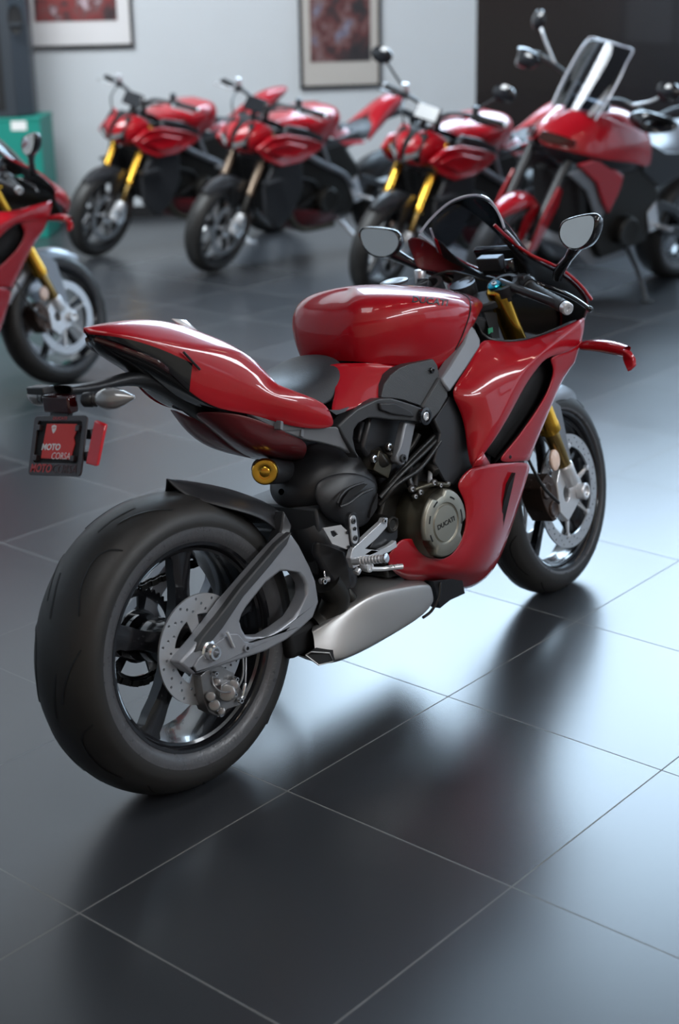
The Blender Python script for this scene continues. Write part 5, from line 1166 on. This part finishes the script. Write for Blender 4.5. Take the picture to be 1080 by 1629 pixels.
def naked_bike(loc, head, label, gold='gold', leg='gold_dark', mirrors_=False, lean=LEAN, seat_m='seat_vinyl', steer=.30):
    t = thing('naked_motorcycle', label, 'motorcycle', loc, rot=(-lean, 0, head), group='red motorcycles in the showroom')
    M = Matrix.Translation((WB, 0, RF)) @ Matrix.Rotation(steer, 4, SAX)
    rear_wheel(t, simple=True, grooves=False); simple_swing(t); hugger(t)
    front_end(t, M=M, simple=True, gold=gold, leg=leg, fender='satin_black', caliper='caliper_brown', fork_top=.66, spokes='wheel_matte', discs='caliper_silver')
    tank(t); tank_base(t); seat(t); simple_engine(t)
    tail_simple(t)
    for sd in (False, True):
        # red shroud wings either side of the radiator, under the tank
        mb = MB(); mb.plate([Vector((x, y, z)) for x, y, z in ((.80, -.195, .79), (.97, -.222, .845), (1.15, -.240, .880), (1.29, -.238, .870), (1.375, -.215, .805), (1.31, -.225, .735), (1.20, -.240, .690), (1.02, -.235, .705), (.88, -.205, .745))], (0, .035, 0), 'red_paint')
        mb.plate([Vector((x, y, z)) for x, y, z in ((1.00, -.246, .80), (1.15, -.256, .835), (1.27, -.254, .83), (1.33, -.236, .795), (1.20, -.256, .745), (1.06, -.250, .75))], (0, .02, 0), 'red_paint'); mb.build('tank_shroud', t, bevel=.010, segs=3, mirror=sd)
        mb = MB(); mb.plate([Vector((x, -.205, z)) for x, z in ((.84, .80), (1.02, .86), (1.16, .90), (1.12, .93), (.98, .90), (.84, .84))], (0, .04, 0), 'satin_black'); mb.build('shroud_trim', t, bevel=.006, mirror=sd)
        mb = MB(); mb.tube([(.98, -.10, .62), (1.08, -.15, .50), (1.05, -.16, .36), (.90, -.12, .24), (.62, -.10, .24)], .022, 'cover_side', n=12); mb.build('exhaust_header', t, mirror=sd)
        mb = MB(); mb.tube([(1.10, -.14, .88), (.96, -.19, .74), (.80, -.18, .66), (.62, -.17, .58), (.52, -.16, .48)], .020, 'frame_grey', n=10); mb.tube([(.84, -.185, .80), (.74, -.18, .62)], .014, 'frame_grey', n=10, smooth=1); mb.build('frame_tube', t, mirror=sd)
        mb = MB()
        for k in range(5): mb.box((.96+.012*k, -.12, .62+.022*k), (.16, .07, .008), 'engine_dark', Matrix.Rotation(.5, 3, 'Y'))
        mb.build('cylinder_fins', t, mirror=sd)
        mb = MB(); mb.tube([(1.12, -.16, .66), (1.0, -.185, .60), (.88, -.18, .56), (.82, -.17, .50)], .011, 'wire_black', n=8); mb.tube([(1.15, -.12, .34), (1.0, -.17, .40), (.86, -.18, .46)], .010, 'wire_black', n=8); mb.build('coolant_hose', t, mirror=sd)
        mb = MB(); mb.plate([Vector((x, -.205, z)) for x, z in ((1.00, .70), (1.24, .68), (1.30, .55), (1.28, .38), (1.16, .28), (1.06, .36), (.98, .52))], (0, .03, 0), 'matte_black'); mb.build('radiator_guard', t, bevel=.012, segs=3, mirror=sd)
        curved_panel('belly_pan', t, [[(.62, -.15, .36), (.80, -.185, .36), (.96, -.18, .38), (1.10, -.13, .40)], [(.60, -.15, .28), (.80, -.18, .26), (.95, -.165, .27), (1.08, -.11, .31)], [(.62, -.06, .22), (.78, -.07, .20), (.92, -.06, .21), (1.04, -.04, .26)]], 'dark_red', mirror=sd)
        mb = MB(); mb.plate([Vector((x, -.27, z)) for x, z in ((1.18, .60), (1.32, .585), (1.33, .60), (1.20, .62))], (0, .07, 0), 'satin_black'); mb.build('winglet', t, bevel=.002, mirror=sd)
    mb = MB(); mb.box((1.14, 0, .52), (.06, .36, .36), 'deep_black', Matrix.Rotation(.30, 3, 'Y')); mb.build('radiator', t, bevel=.006)
    # headlight mask, turned with the fork
    S = M @ Matrix.Translation((-WB, 0, -RF)); H0 = len(bpy.data.objects)
    for sd in (-1, 1):
        mb = MB(); mb.grid([[Vector((1.36, sd*.02, .96)), Vector((1.34, sd*.09, .97)), Vector((1.30, sd*.135, .95)), Vector((1.24, sd*.15, .92))], [Vector((1.45, sd*.02, .90)), Vector((1.43, sd*.09, .90)), Vector((1.37, sd*.14, .88)), Vector((1.28, sd*.155, .85))], [Vector((1.47, sd*.015, .83)), Vector((1.44, sd*.08, .82)), Vector((1.38, sd*.12, .80)), Vector((1.30, sd*.13, .78))], [Vector((1.43, sd*.01, .77)), Vector((1.41, sd*.06, .77)), Vector((1.37, sd*.09, .77)), Vector((1.31, sd*.10, .76))]], 'red_paint'); mb.xf(S); mb.build('headlight_mask', t, sub=2, solid=.004, crease=.6)
        mb = MB(); mb.plate([Vector((1.478, sd*.02, .835)), Vector((1.455, sd*.095, .865)), Vector((1.45, sd*.10, .845)), Vector((1.475, sd*.03, .80))], (.006, 0, 0), 'clear_lens'); mb.xf(S); mb.build('headlight', t, bevel=.002)
    mb = MB(); mb.plate([Vector((x, -.09, z)) for x, z in ((1.30, .76), (1.43, .80), (1.45, .84), (1.38, .95), (1.28, .94))], (0, .18, 0), 'deep_black'); mb.xf(S); mb.build('headlight_shell', t, bevel=.01)
    for h in (.665, .48):
        mb = MB(); up = Vector((-math.sin(RAKE), 0, math.cos(RAKE))); c = Vector((WB, 0, RF))+Vector((-.028, 0, -.01))+up*h; mb.box(c, (.07, .29, .03), 'satin_black', Matrix.Rotation(-RAKE, 3, 'Y')); mb.xf(S); mb.build('triple_clamp', t, bevel=.006)
    # wide handlebar on risers, with grips, levers and pods
    bx, bz = 1.16, 1.055
    mb = MB(); mb.tube([(bx-.075, -.39, bz), (bx-.03, -.25, bz+.005), (bx+.02, -.12, bz), (bx+.03, -.05, bz-.035), (bx+.03, .05, bz-.035), (bx+.02, .12, bz), (bx-.03, .25, bz+.005), (bx-.075, .39, bz)], .013, 'satin_black', n=12)
    for sd in (-1, 1): mb.rod((bx+.03, sd*.045, bz-.035), (bx+.045, sd*.045, bz-.12), .018, 'satin_black')
    mb.xf(S); hb = mb.build('handlebar', t)
    mb = MB(); mb.box((bx+.10, 0, bz-.02), (.02, .15, .09), 'gloss_black', Matrix.Rotation(-.5, 3, 'Y')); mb.xf(S); mb.build('dashboard', t, bevel=.006)
    for sd in (-1, 1):
        g0 = Vector((bx-.035, sd*.265, bz+.004)); g1 = Vector((bx-.078, sd*.395, bz))
        mb = MB(); mb.rod(g0, g1, .0185, 'grip_rubber'); mb.rod(g1, g1+(g1-g0).normalized()*.014, .016, 'silver'); mb.xf(S); mb.build('grip', t)
        mb = MB(); mb.rod(g0-(g1-g0)*.38, g0, .024, 'satin_black'); mb.rod(g0+Vector((.02, -sd*.03, .02)), g0+Vector((.025, -sd*.03, .065)), .020, 'silver' if sd < 0 else 'dark_grey'); mb.xf(S); mb.build('switch_pod', t)
        mb = MB(); mb.tube([g0+Vector((.02, -sd*.02, .0)), g0+Vector((.07, sd*.01, -.004)), g0+Vector((.06, sd*.07, -.006)), g1+Vector((.06, sd*.02, -.015))], [.008, .007, .006, .006], 'silver' if not mirrors_ else 'gloss_black', n=8); mb.xf(S); mb.build('brake_lever' if sd < 0 else 'clutch_lever', t)
        if mirrors_:
            c = Vector((bx+.02, sd*.40, bz+.19)); mb = MB(); mb.tube([Vector((bx-.02, sd*.22, bz+.02)), Vector((bx+.01, sd*.30, bz+.10)), c], .007, 'gloss_black', n=8); mb.xf(S); mb.build('mirror_stalk', t)
            mb = MB(); mb.lathe([(-.004, 0), (-.004, .04), (0, .048), (.008, .048), (.02, .03), (.026, 0)], c, (1, 0, .1), 'gloss_black', 24, scale=(1.0, 1.45)); mb.xf(S); mb.build('mirror_housing', t)
    mb = MB(); mb.tube([(1.20, -.2, 1.05), (1.34, -.12, 1.02), (1.38, -.05, .9), (1.36, -.08, .7)], .006, 'wire_black'); mb.tube([(1.20, .2, 1.05), (1.33, .12, 1.03), (1.38, .06, .92), (1.34, .1, .7)], .006, 'wire_black'); mb.xf(S); mb.build('hydraulic_hose', t)
    side_stand_light(t, lean)
    mb = MB(); mb.plate([Vector((x, -.19, z)) for x, z in ((.28, .24), (.40, .20), (.62, .22), (.66, .30), (.46, .36), (.30, .32))], (0, .12, 0), 'muffler'); mb.build('silencer', t, bevel=.015, segs=3)
    return t
def tail_simple(root):
    for sd in (False, True):
        curved_panel('tail_fairing', root, [
            [(-.05, 0, 1.045), (.06, 0, 1.045), (.16, 0, 1.015), (.24, 0, .965), (.31, 0, .89)],
            [(-.05, -.03, 1.04), (.06, -.06, 1.03), (.16, -.07, 1.0), (.24, -.08, .95), (.31, -.09, .87)],
            [(-.05, -.045, 1.025), (.05, -.075, .995), (.15, -.09, .95), (.26, -.115, .89), (.40, -.155, .80)],
            [(-.03, -.035, 1.0), (.06, -.06, .955), (.16, -.08, .90), (.28, -.11, .83), (.43, -.16, .745)]], 'red_paint', mirror=sd)
    mb = MB(); mb.grid([[(-.03, -.035, 1.0), (.06, -.06, .955), (.16, -.08, .90), (.28, -.11, .83)], [(-.03, .035, 1.0), (.06, .06, .955), (.16, .08, .90), (.28, .11, .83)]], 'gloss_black'); mb.build('tail_undertray', root, solid=.003)
    mb = MB(); mb.plate([Vector((x, -.03, z)) for x, z in ((.16, .90), (-.02, .93), (-.16, .88), (-.20, .72), (-.17, .72), (-.12, .85), (0, .89), (.16, .86))], (0, .06, 0), 'matte_black'); mb.build('plate_arm', root, bevel=.004)
def side_stand_light(root, lean):
    a = Vector((.60, .13, .28)); L2 = Matrix.Rotation(lean, 3, 'X'); loc = L2 @ Vector((.46, .33, .012))
    mb = MB(); mb.tube([a, lerp(a, loc, .5)+Vector((0, .02, -.01)), loc], [.015, .013, .012], 'silver', n=10); mb.box(loc+Vector((0, .012, 0)), (.07, .04, .014), 'silver', L2); mb.build('side_stand', root, bevel=.002)
HD = math.radians(172.4); HDv = Vector((math.cos(HD), math.sin(HD), 0))
def parked(px, py, wb=WB): g = GZ(px, py); g.z = 0; return g - HDv*wb
nb1 = naked_bike(parked(160, 408), HD, 'red naked motorcycle in the back row, farthest left, with bright gold forks and no mirrors')
nb2 = naked_bike(parked(345, 433), HD, 'red naked motorcycle with dull brown forks, second from left in the back row', gold='fork_brown', leg='engine_dark')
nb3 = naked_bike(parked(603, 470), HD, 'red naked motorcycle with bar mirrors and gold forks, third in the back row', mirrors_=True)
# ---------------- tall red touring motorcycle at the right end of the back row
def touring_bike():
    lean = .19; R0 = GZ(1060, 438); R0.z = 0
    t = thing('touring_motorcycle', 'tall red touring motorcycle with upright clear screen and hand guards, rightmost in back row', 'motorcycle', R0, rot=(-lean, 0, HD), group='red motorcycles in the showroom')
    MM = Matrix.Translation(R0) @ Matrix.Rotation(HD, 4, 'Z') @ Matrix.Rotation(-lean, 4, 'X'); MI = MM.inverted()
    def VM(px, py, Y):
        d = MI.to_3x3() @ ray(px, py); c = MI @ CAM; k = (Y-c.y)/d.y; return c + d*k
    M = Matrix.Translation((1.55, 0, .33)) @ Matrix.Rotation(.28, 4, SAX)
    rear_wheel(t, simple=True, grooves=False); simple_swing(t); simple_engine(t)
    front_end(t, M=M, simple=True, gold='satin_black', leg='satin_black', fender='red_paint', caliper='caliper_brown', fork_top=.70, fr=.33, spokes='wheel_matte', discs='caliper_silver')
    up = Vector((-math.sin(RAKE), 0, math.cos(RAKE))); bk = Vector((-math.cos(RAKE), 0, -math.sin(RAKE)))
    for sd in (-1, 1):
        mb = MB(); mb.plate([up*a+bk*b+YA*sd*.135 for a, b in ((.06, -.02), (.10, .06), (.36, .09), (.44, .05), (.44, -.01), (.3, -.03))], (0, sd*.012, 0), 'red_paint'); mb.xf(M); mb.build('fork_guard', t, bevel=.003)
        mir = sd < 0
        G = [[(1.20, 0, 1.10), (1.18, .08, 1.10), (1.12, .15, 1.09), (.95, .20, 1.03), (.80, .21, .99), (.70, .17, .97)],
             [(1.36, 0, 1.02), (1.33, .09, 1.01), (1.24, .17, .99), (1.05, .235, .95), (.84, .25, .93), (.68, .20, .90)],
             [(1.44, 0, .93), (1.39, .10, .92), (1.27, .19, .90), (1.08, .245, .86), (.86, .25, .84), (.66, .21, .76)]]
        curved_panel('upper_cowl', t, G, 'red_paint', mirror=mir, crease=.9)
        curved_panel('cowl_band', t, [[(1.44, 0, .93), (1.39, .10, .92), (1.27, .19, .90), (1.08, .243, .86), (.86, .248, .84)], [(1.30, 0, .84), (1.30, .08, .84), (1.22, .16, .83), (1.04, .22, .80), (.84, .23, .79)]], 'matte_black', mirror=mir)
        mb = MB(); mb.plate([Vector(p) for p in ((1.405, .02, .995), (1.35, .11, .985), (1.29, .165, .965), (1.30, .165, .935), (1.37, .11, .94), (1.425, .02, .95))], (.012, .004, 0), 'dark_lens'); mb.build('headlight', t, bevel=.003, mirror=mir)
        pts = [VM(914, 261, .19), VM(940, 256, .21), VM(967, 258, .23), VM(997, 281, .23), VM(992, 300, .23), VM(985, 311, .22), VM(961, 338, .18), VM(952, 322, .18), VM(944, 290, .19)]
        mb = MB(); mb.plate([Vector((p.x, .215, p.z)) for p in pts], (0, -.02, 0), 'red_paint'); mb.build('radiator_shroud', t, bevel=.01, segs=3, mirror=mir)
        mb = MB(); mb.plate([Vector((p.x+.035, .19, p.z-.05)) for p in pts], (0, -.02, 0), 'frame_grey'); mb.build('skid_plate_side', t, bevel=.01, mirror=mir)
        mb = MB(); mb.plate([Vector((x, .17, z)) for x, z in ((.72, .93), (.68, .74), (.50, .64), (.30, .70), (.30, .82), (.5, .84))], (0, -.03, 0), 'red_paint' if False else 'satin_black'); mb.build('side_cover', t, bevel=.01, mirror=mir)
        # bar furniture, placed where the photo shows it on each side
        s = 'left' if sd > 0 else 'right'
        g = VM(1040, 190, .40) if sd > 0 else VM(842, 88, -.40); mi = VM(1064, 146, .44) if sd > 0 else VM(858, 32, -.40)
        hub = Vector((.99, sd*.06, 1.13))
        mb = MB(); mb.tube([hub, lerp(hub, g, .35)+Vector((.0, 0, .03)), g+Vector((-.03, -sd*.06, .01)), g+Vector((-.06, sd*.05, .0))], .013, 'satin_black', n=10); mb.build('handlebar', t)
        mb = MB(); mb.rod(g+Vector((-.02, -sd*.07, .01)), g+Vector((-.06, sd*.06, 0)), .019, 'grip_rubber'); mb.build('grip', t)
        mb = MB(); rings = []
        for s_, dx in ((1., -.01), (1.05, .0), (1.0, .018), (.75, .034), (.3, .042), (.02, .044)):
            rings.append([g + Vector((.045+dx-.10*abs(math.cos(a))**2*(1 if math.cos(a)*1 > 0 else .0), sd*.115*math.cos(a)*s_, .052*math.sin(a)*s_-.01)) for a in [2*PI*i/20 for i in range(20)]])
        mb.grid(rings, 'gloss_black', closed_u=True); mb.build('hand_guard', t, solid=.003)
        mb = MB(); mb.tube([lerp(hub, g, .55)+Vector((0, 0, .03)), lerp(g, mi, .55)+Vector((.0, -sd*.07, 0)), mi], .008, 'silver', n=8); mb.build('mirror_stalk', t)
        mb = MB(); mb.lathe([(-.006, 0), (-.006, .042), (0, .05), (.010, .05), (.026, .034), (.034, 0)], mi, (1, sd*.15, .1), 'gloss_black', 24, scale=(1, 1.5) if sd > 0 else (1.1, .95)); mb.build('mirror_housing', t)
    # windscreen
    rows = []
    for k in range(6):
        f = k/5; w = lerp(.155, .150, f)+.015*math.sin(PI*f); x = lerp(1.20, .99, f); z = lerp(1.06, 1.43, f)
        rows.append([Vector((x-.07*(u/1.)**2+.03, u*w, z-.02*abs(u)**3*(1 if k == 5 else 0))) for u in (-1, -.75, -.4, 0, .4, .75, 1)])
    mb = MB(); mb.grid(rows, 'screen_smoke'); ws = mb.build('windscreen', t, sub=2, solid=.004)
    mb = MB(); mb.tube([r[0] for r in rows]+rows[-1][1:-1]+[r[-1] for r in rows[::-1]], .0045, 'screen_edge', n=8, smooth=3); mb.build('screen_edge', ws)
    mb = MB(); mb.box((1.12, 0, 1.08), (.03, .22, .12), 'gloss_black', Matrix.Rotation(-.5, 3, 'Y')); mb.build('dashboard', t, bevel=.006)
    mb = MB(); mb.box((1.02, 0, 1.10), (.08, .20, .04), 'dark_grey'); mb.build('triple_clamp', t, bevel=.006)
    # tank hump, saddle, tail, carrier
    def hump(name, secs, m, sub=2):
        mb = MB(); mb.grid([[Vector((x, s*w, z)) for s, w, z in ((-1, w, z-d), (-1, w*.95, z-d*.4), (-1, w*.5, z-.005), (1, 0, z), (1, w*.5, z-.005), (1, w*.95, z-d*.4), (1, w, z-d))] for x, w, z, d in secs], m); return mb.build(name, t, sub=sub, solid=.01)
    hump('fuel_tank', ((1.02, .10, 1.02, .12), (.94, .17, 1.07, .16), (.82, .19, 1.08, .18), (.70, .17, 1.05, .2), (.62, .13, .98, .18), (.58, .11, .92, .12)), 'red_paint')
    hump('seat', ((.66, .09, .90, .06), (.55, .14, .865, .08), (.38, .16, .87, .09), (.28, .16, .90, .10), (.24, .15, .95, .12), (.10, .14, .96, .10), (-.08, .12, .95, .08), (-.14, .08, .93, .05)), 'seat_sky_sheen')
    hump('tail_fairing', ((.40, .15, .80, .10), (.20, .16, .87, .12), (.0, .14, .90, .10), (-.18, .09, .90, .06)), 'red_paint')
    mb = MB()
    for sd in (-1, 1): mb.tube([(.20, sd*.17, .93), (0, sd*.18, .97), (-.2, sd*.15, .96), (-.3, sd*.08, .95), (-.3, 0, .95)], .012, 'satin_black', n=10)
    mb.box((-.22, 0, .94), (.16, .2, .015), 'satin_black'); mb.build('luggage_rack', t)
    mb = MB(); mb.plate([Vector((x, -.03, z)) for x, z in ((.05, .80), (-.20, .78), (-.30, .60), (-.26, .60), (-.16, .74), (.05, .74))], (0, .06, 0), 'matte_black'); mb.build('plate_arm', t, bevel=.004)
    mb = MB(); mb.box((1.14, 0, .58), (.06, .34, .36), 'deep_black', Matrix.Rotation(.28, 3, 'Y')); mb.build('radiator', t, bevel=.006)
    mb = MB(); mb.plate([Vector((x, -.12, z)) for x, z in ((.55, .24), (.95, .22), (1.12, .34), (1.10, .44), (.6, .34))], (0, .24, 0), 'frame_grey'); mb.build('skid_plate', t, bevel=.012)
    a = Vector((.66, .14, .32)); L2 = Matrix.Rotation(lean, 3, 'X'); loc = L2 @ Vector((.74, .42, .012))
    mb = MB(); mb.tube([a, lerp(a, loc, .5)+Vector((0, .02, 0)), loc], [.017, .015, .013], 'dark_grey', n=10); mb.box(loc+Vector((0, .012, 0)), (.07, .05, .014), 'dark_grey', L2); mb.build('side_stand', t, bevel=.002)
    return t
tour = touring_bike()
# ---------------- framed pictures on the back wall
def art(name, seed, cols):
    m = bpy.data.materials.new(name); m.use_nodes = True; nt = m.node_tree; b = nt.nodes['Principled BSDF']; b.inputs['Roughness'].default_value = .6
    tc = nt.nodes.new('ShaderNodeTexCoord'); mp = nt.nodes.new('ShaderNodeMapping'); mp.inputs['Location'].default_value = (seed, seed*.7, seed*.3); mp.inputs['Scale'].default_value = (5, 5, 4)
    n = nt.nodes.new('ShaderNodeTexNoise'); n.inputs['Scale'].default_value = 1.0; n.inputs['Detail'].default_value = 5; n.inputs['Roughness'].default_value = .65
    r = nt.nodes.new('ShaderNodeValToRGB'); r.color_ramp.elements[0].position = .30; r.color_ramp.elements[0].color = (*cols[0], 1); r.color_ramp.elements[1].position = .72; r.color_ramp.elements[1].color = (*cols[-1], 1)
    for p, c in zip((.42, .50, .58, .64), cols[1:-1]): e = r.color_ramp.elements.new(p); e.color = (*c, 1)
    nt.links.new(tc.outputs['Object'], mp.inputs[0]); nt.links.new(mp.outputs[0], n.inputs['Vector']); nt.links.new(n.outputs['Fac'], r.inputs[0]); nt.links.new(r.outputs[0], b.inputs['Base Color']); MATS[name] = m
art('art_red', 3.1, [(.015, .008, .010), (.05, .02, .022), (.20, .02, .02), (.10, .05, .05), (.42, .30, .33), (.6, .55, .62)])
art('art_dark', 8.4, [(.008, .007, .010), (.02, .015, .018), (.09, .02, .02), (.16, .10, .10), (.10, .10, .16), (.40, .36, .40)])
def picture(pxl, pxr, pyb, z_top, label, am, mm, pad):
    a = WP(pxl, pyb); b = WP(pxr, pyb); z0 = (a.z+b.z)/2; w = (Vector((b.x, b.y, 0))-Vector((a.x, a.y, 0))).length
    c = (a+b)/2; c.z = 0; o = thing('framed_picture', label, 'picture', Vector((c.x, c.y, z0))+WN*.02, rot=(0, 0, AZ), group='framed pictures on the back wall'); h = z_top
    def bar(x0, x1, za, zb): return ((x0+x1)/2, 0, (za+zb)/2), (x1-x0, .035, zb-za)
    sgn = -1 if (Matrix.Rotation(AZ, 3, 'Z') @ Vector((0, 1, 0))).dot(WN) < 0 else 1
    mb = MB()
    for x0, x1, za, zb in ((-w/2, w/2, 0, .022), (-w/2, w/2, h-.022, h), (-w/2, -w/2+.022, 0, h), (w/2-.022, w/2, 0, h)):
        cc, dd = bar(x0, x1, za, zb); mb.box(cc, dd, 'frame_black')
    mb.build('frame', o, bevel=.002)
    mb = MB(); mb.box((0, 0, h/2), (w-.04, .012, h-.04), mm); mb.build('mat_board', o)
    mb = MB(); pw, pb = pad; mb.box((0, sgn*.008, h/2+pb/2-.0), (w-2*pw, .006, h-pw-pb-.05), am); mb.build('print', o)
picture(34, 213, 76, .95, 'framed red and dark print with a wide white mat beside the black loudspeaker', 'art_red', 'mat_board', (.115, .11))
picture(477, 605, 139, 1.25, 'framed dark portrait-format print with a cream mat, right of the middle of the wall', 'art_dark', 'mat_board_warm', (.085, .13))
# ---------------- loudspeaker on a green cabinet at the left edge
def VPl(px, py, P0, N0):
    d = ray(px, py); k = (P0-CAM).dot(N0)/d.dot(N0); return CAM+d*k
P0 = CAM + ray(40, 200).normalized()*11.25; N0 = (CR @ Vector((0, 0, 1))); N0.z = 0; N0.normalize()
u0 = VPl(76, 189, P0, N0); side = Vector((-N0.y, N0.x, 0)); 
if (CR @ Vector((1, 0, 0))).dot(side) < 0: side = -side
ztop = VPl(40, 187, P0, N0).z; ang = math.atan2(side.y, side.x)
bw = .62; cen_ = Vector((u0.x, u0.y, 0)) - side*(bw/2+.06) - N0*.25
g = thing('green_cabinet', 'teal green cabinet with a white paper label, under the black loudspeaker', 'cabinet', cen_, rot=(0, 0, ang))
f = -1 if (Matrix.Rotation(ang, 3, 'Z') @ Vector((0, 1, 0))).dot(N0) < 0 else 1
mb = MB(); mb.box((0, 0, ztop/2), (bw, .5, ztop), 'box_green'); mb.build('cabinet_body', g, bevel=.006)
mb = MB(); mb.box((0, 0, ztop-.012), (bw+.012, .512, .02), 'box_green'); mb.build('lid_rim', g, bevel=.004)
lp = VPl(30, 200, P0, N0); lx = (lp-cen_).dot(side)
mb = MB(); mb.box((lx, f*.2525, lp.z), (.11, .003, .065), 'paper'); mb.build('paper_label', g)
s = thing('loudspeaker', 'black loudspeaker cabinet with a recessed handle, standing on the green cabinet', 'speaker', Vector((cen_.x, cen_.y, ztop+.002))-side*.03, rot=(0, 0, ang))
mb = MB(); sw = .56; 
prof = [(-sw/2, f*.24), (sw/2-.10, f*.24), (sw/2, f*.10), (sw/2-.03, -f*.22), (-sw/2, -f*.22)]
mb.plate([Vector((x, y, 0)) for x, y in prof], (0, 0, 1.15), 'speaker_black'); mb.build('speaker_body', s, bevel=.012, segs=3)
hp = VPl(24, 32, P0, N0); hx = (hp-s.location).dot(side); hz = hp.z-ztop
mb = MB(); mb.lathe([(0, .0), (0, .045), (.004, .052), (.010, .052)], (hx, f*.236, hz), (0, f, 0), 'deep_black', 24, scale=(1.9, 1)); mb.box((hx, f*.25, hz-.03), (.085, .01, .02), 'speaker_black'); mb.build('handle_recess', s)
mb = MB(); mb.plate([Vector((x, f*.2405, z)) for x, z in ((-sw/2+.03, .05), (hx-.12, .05), (hx-.12, 1.1), (-sw/2+.03, 1.1))], (0, f*.006, 0), 'deep_black'); mb.build('speaker_grille', s)
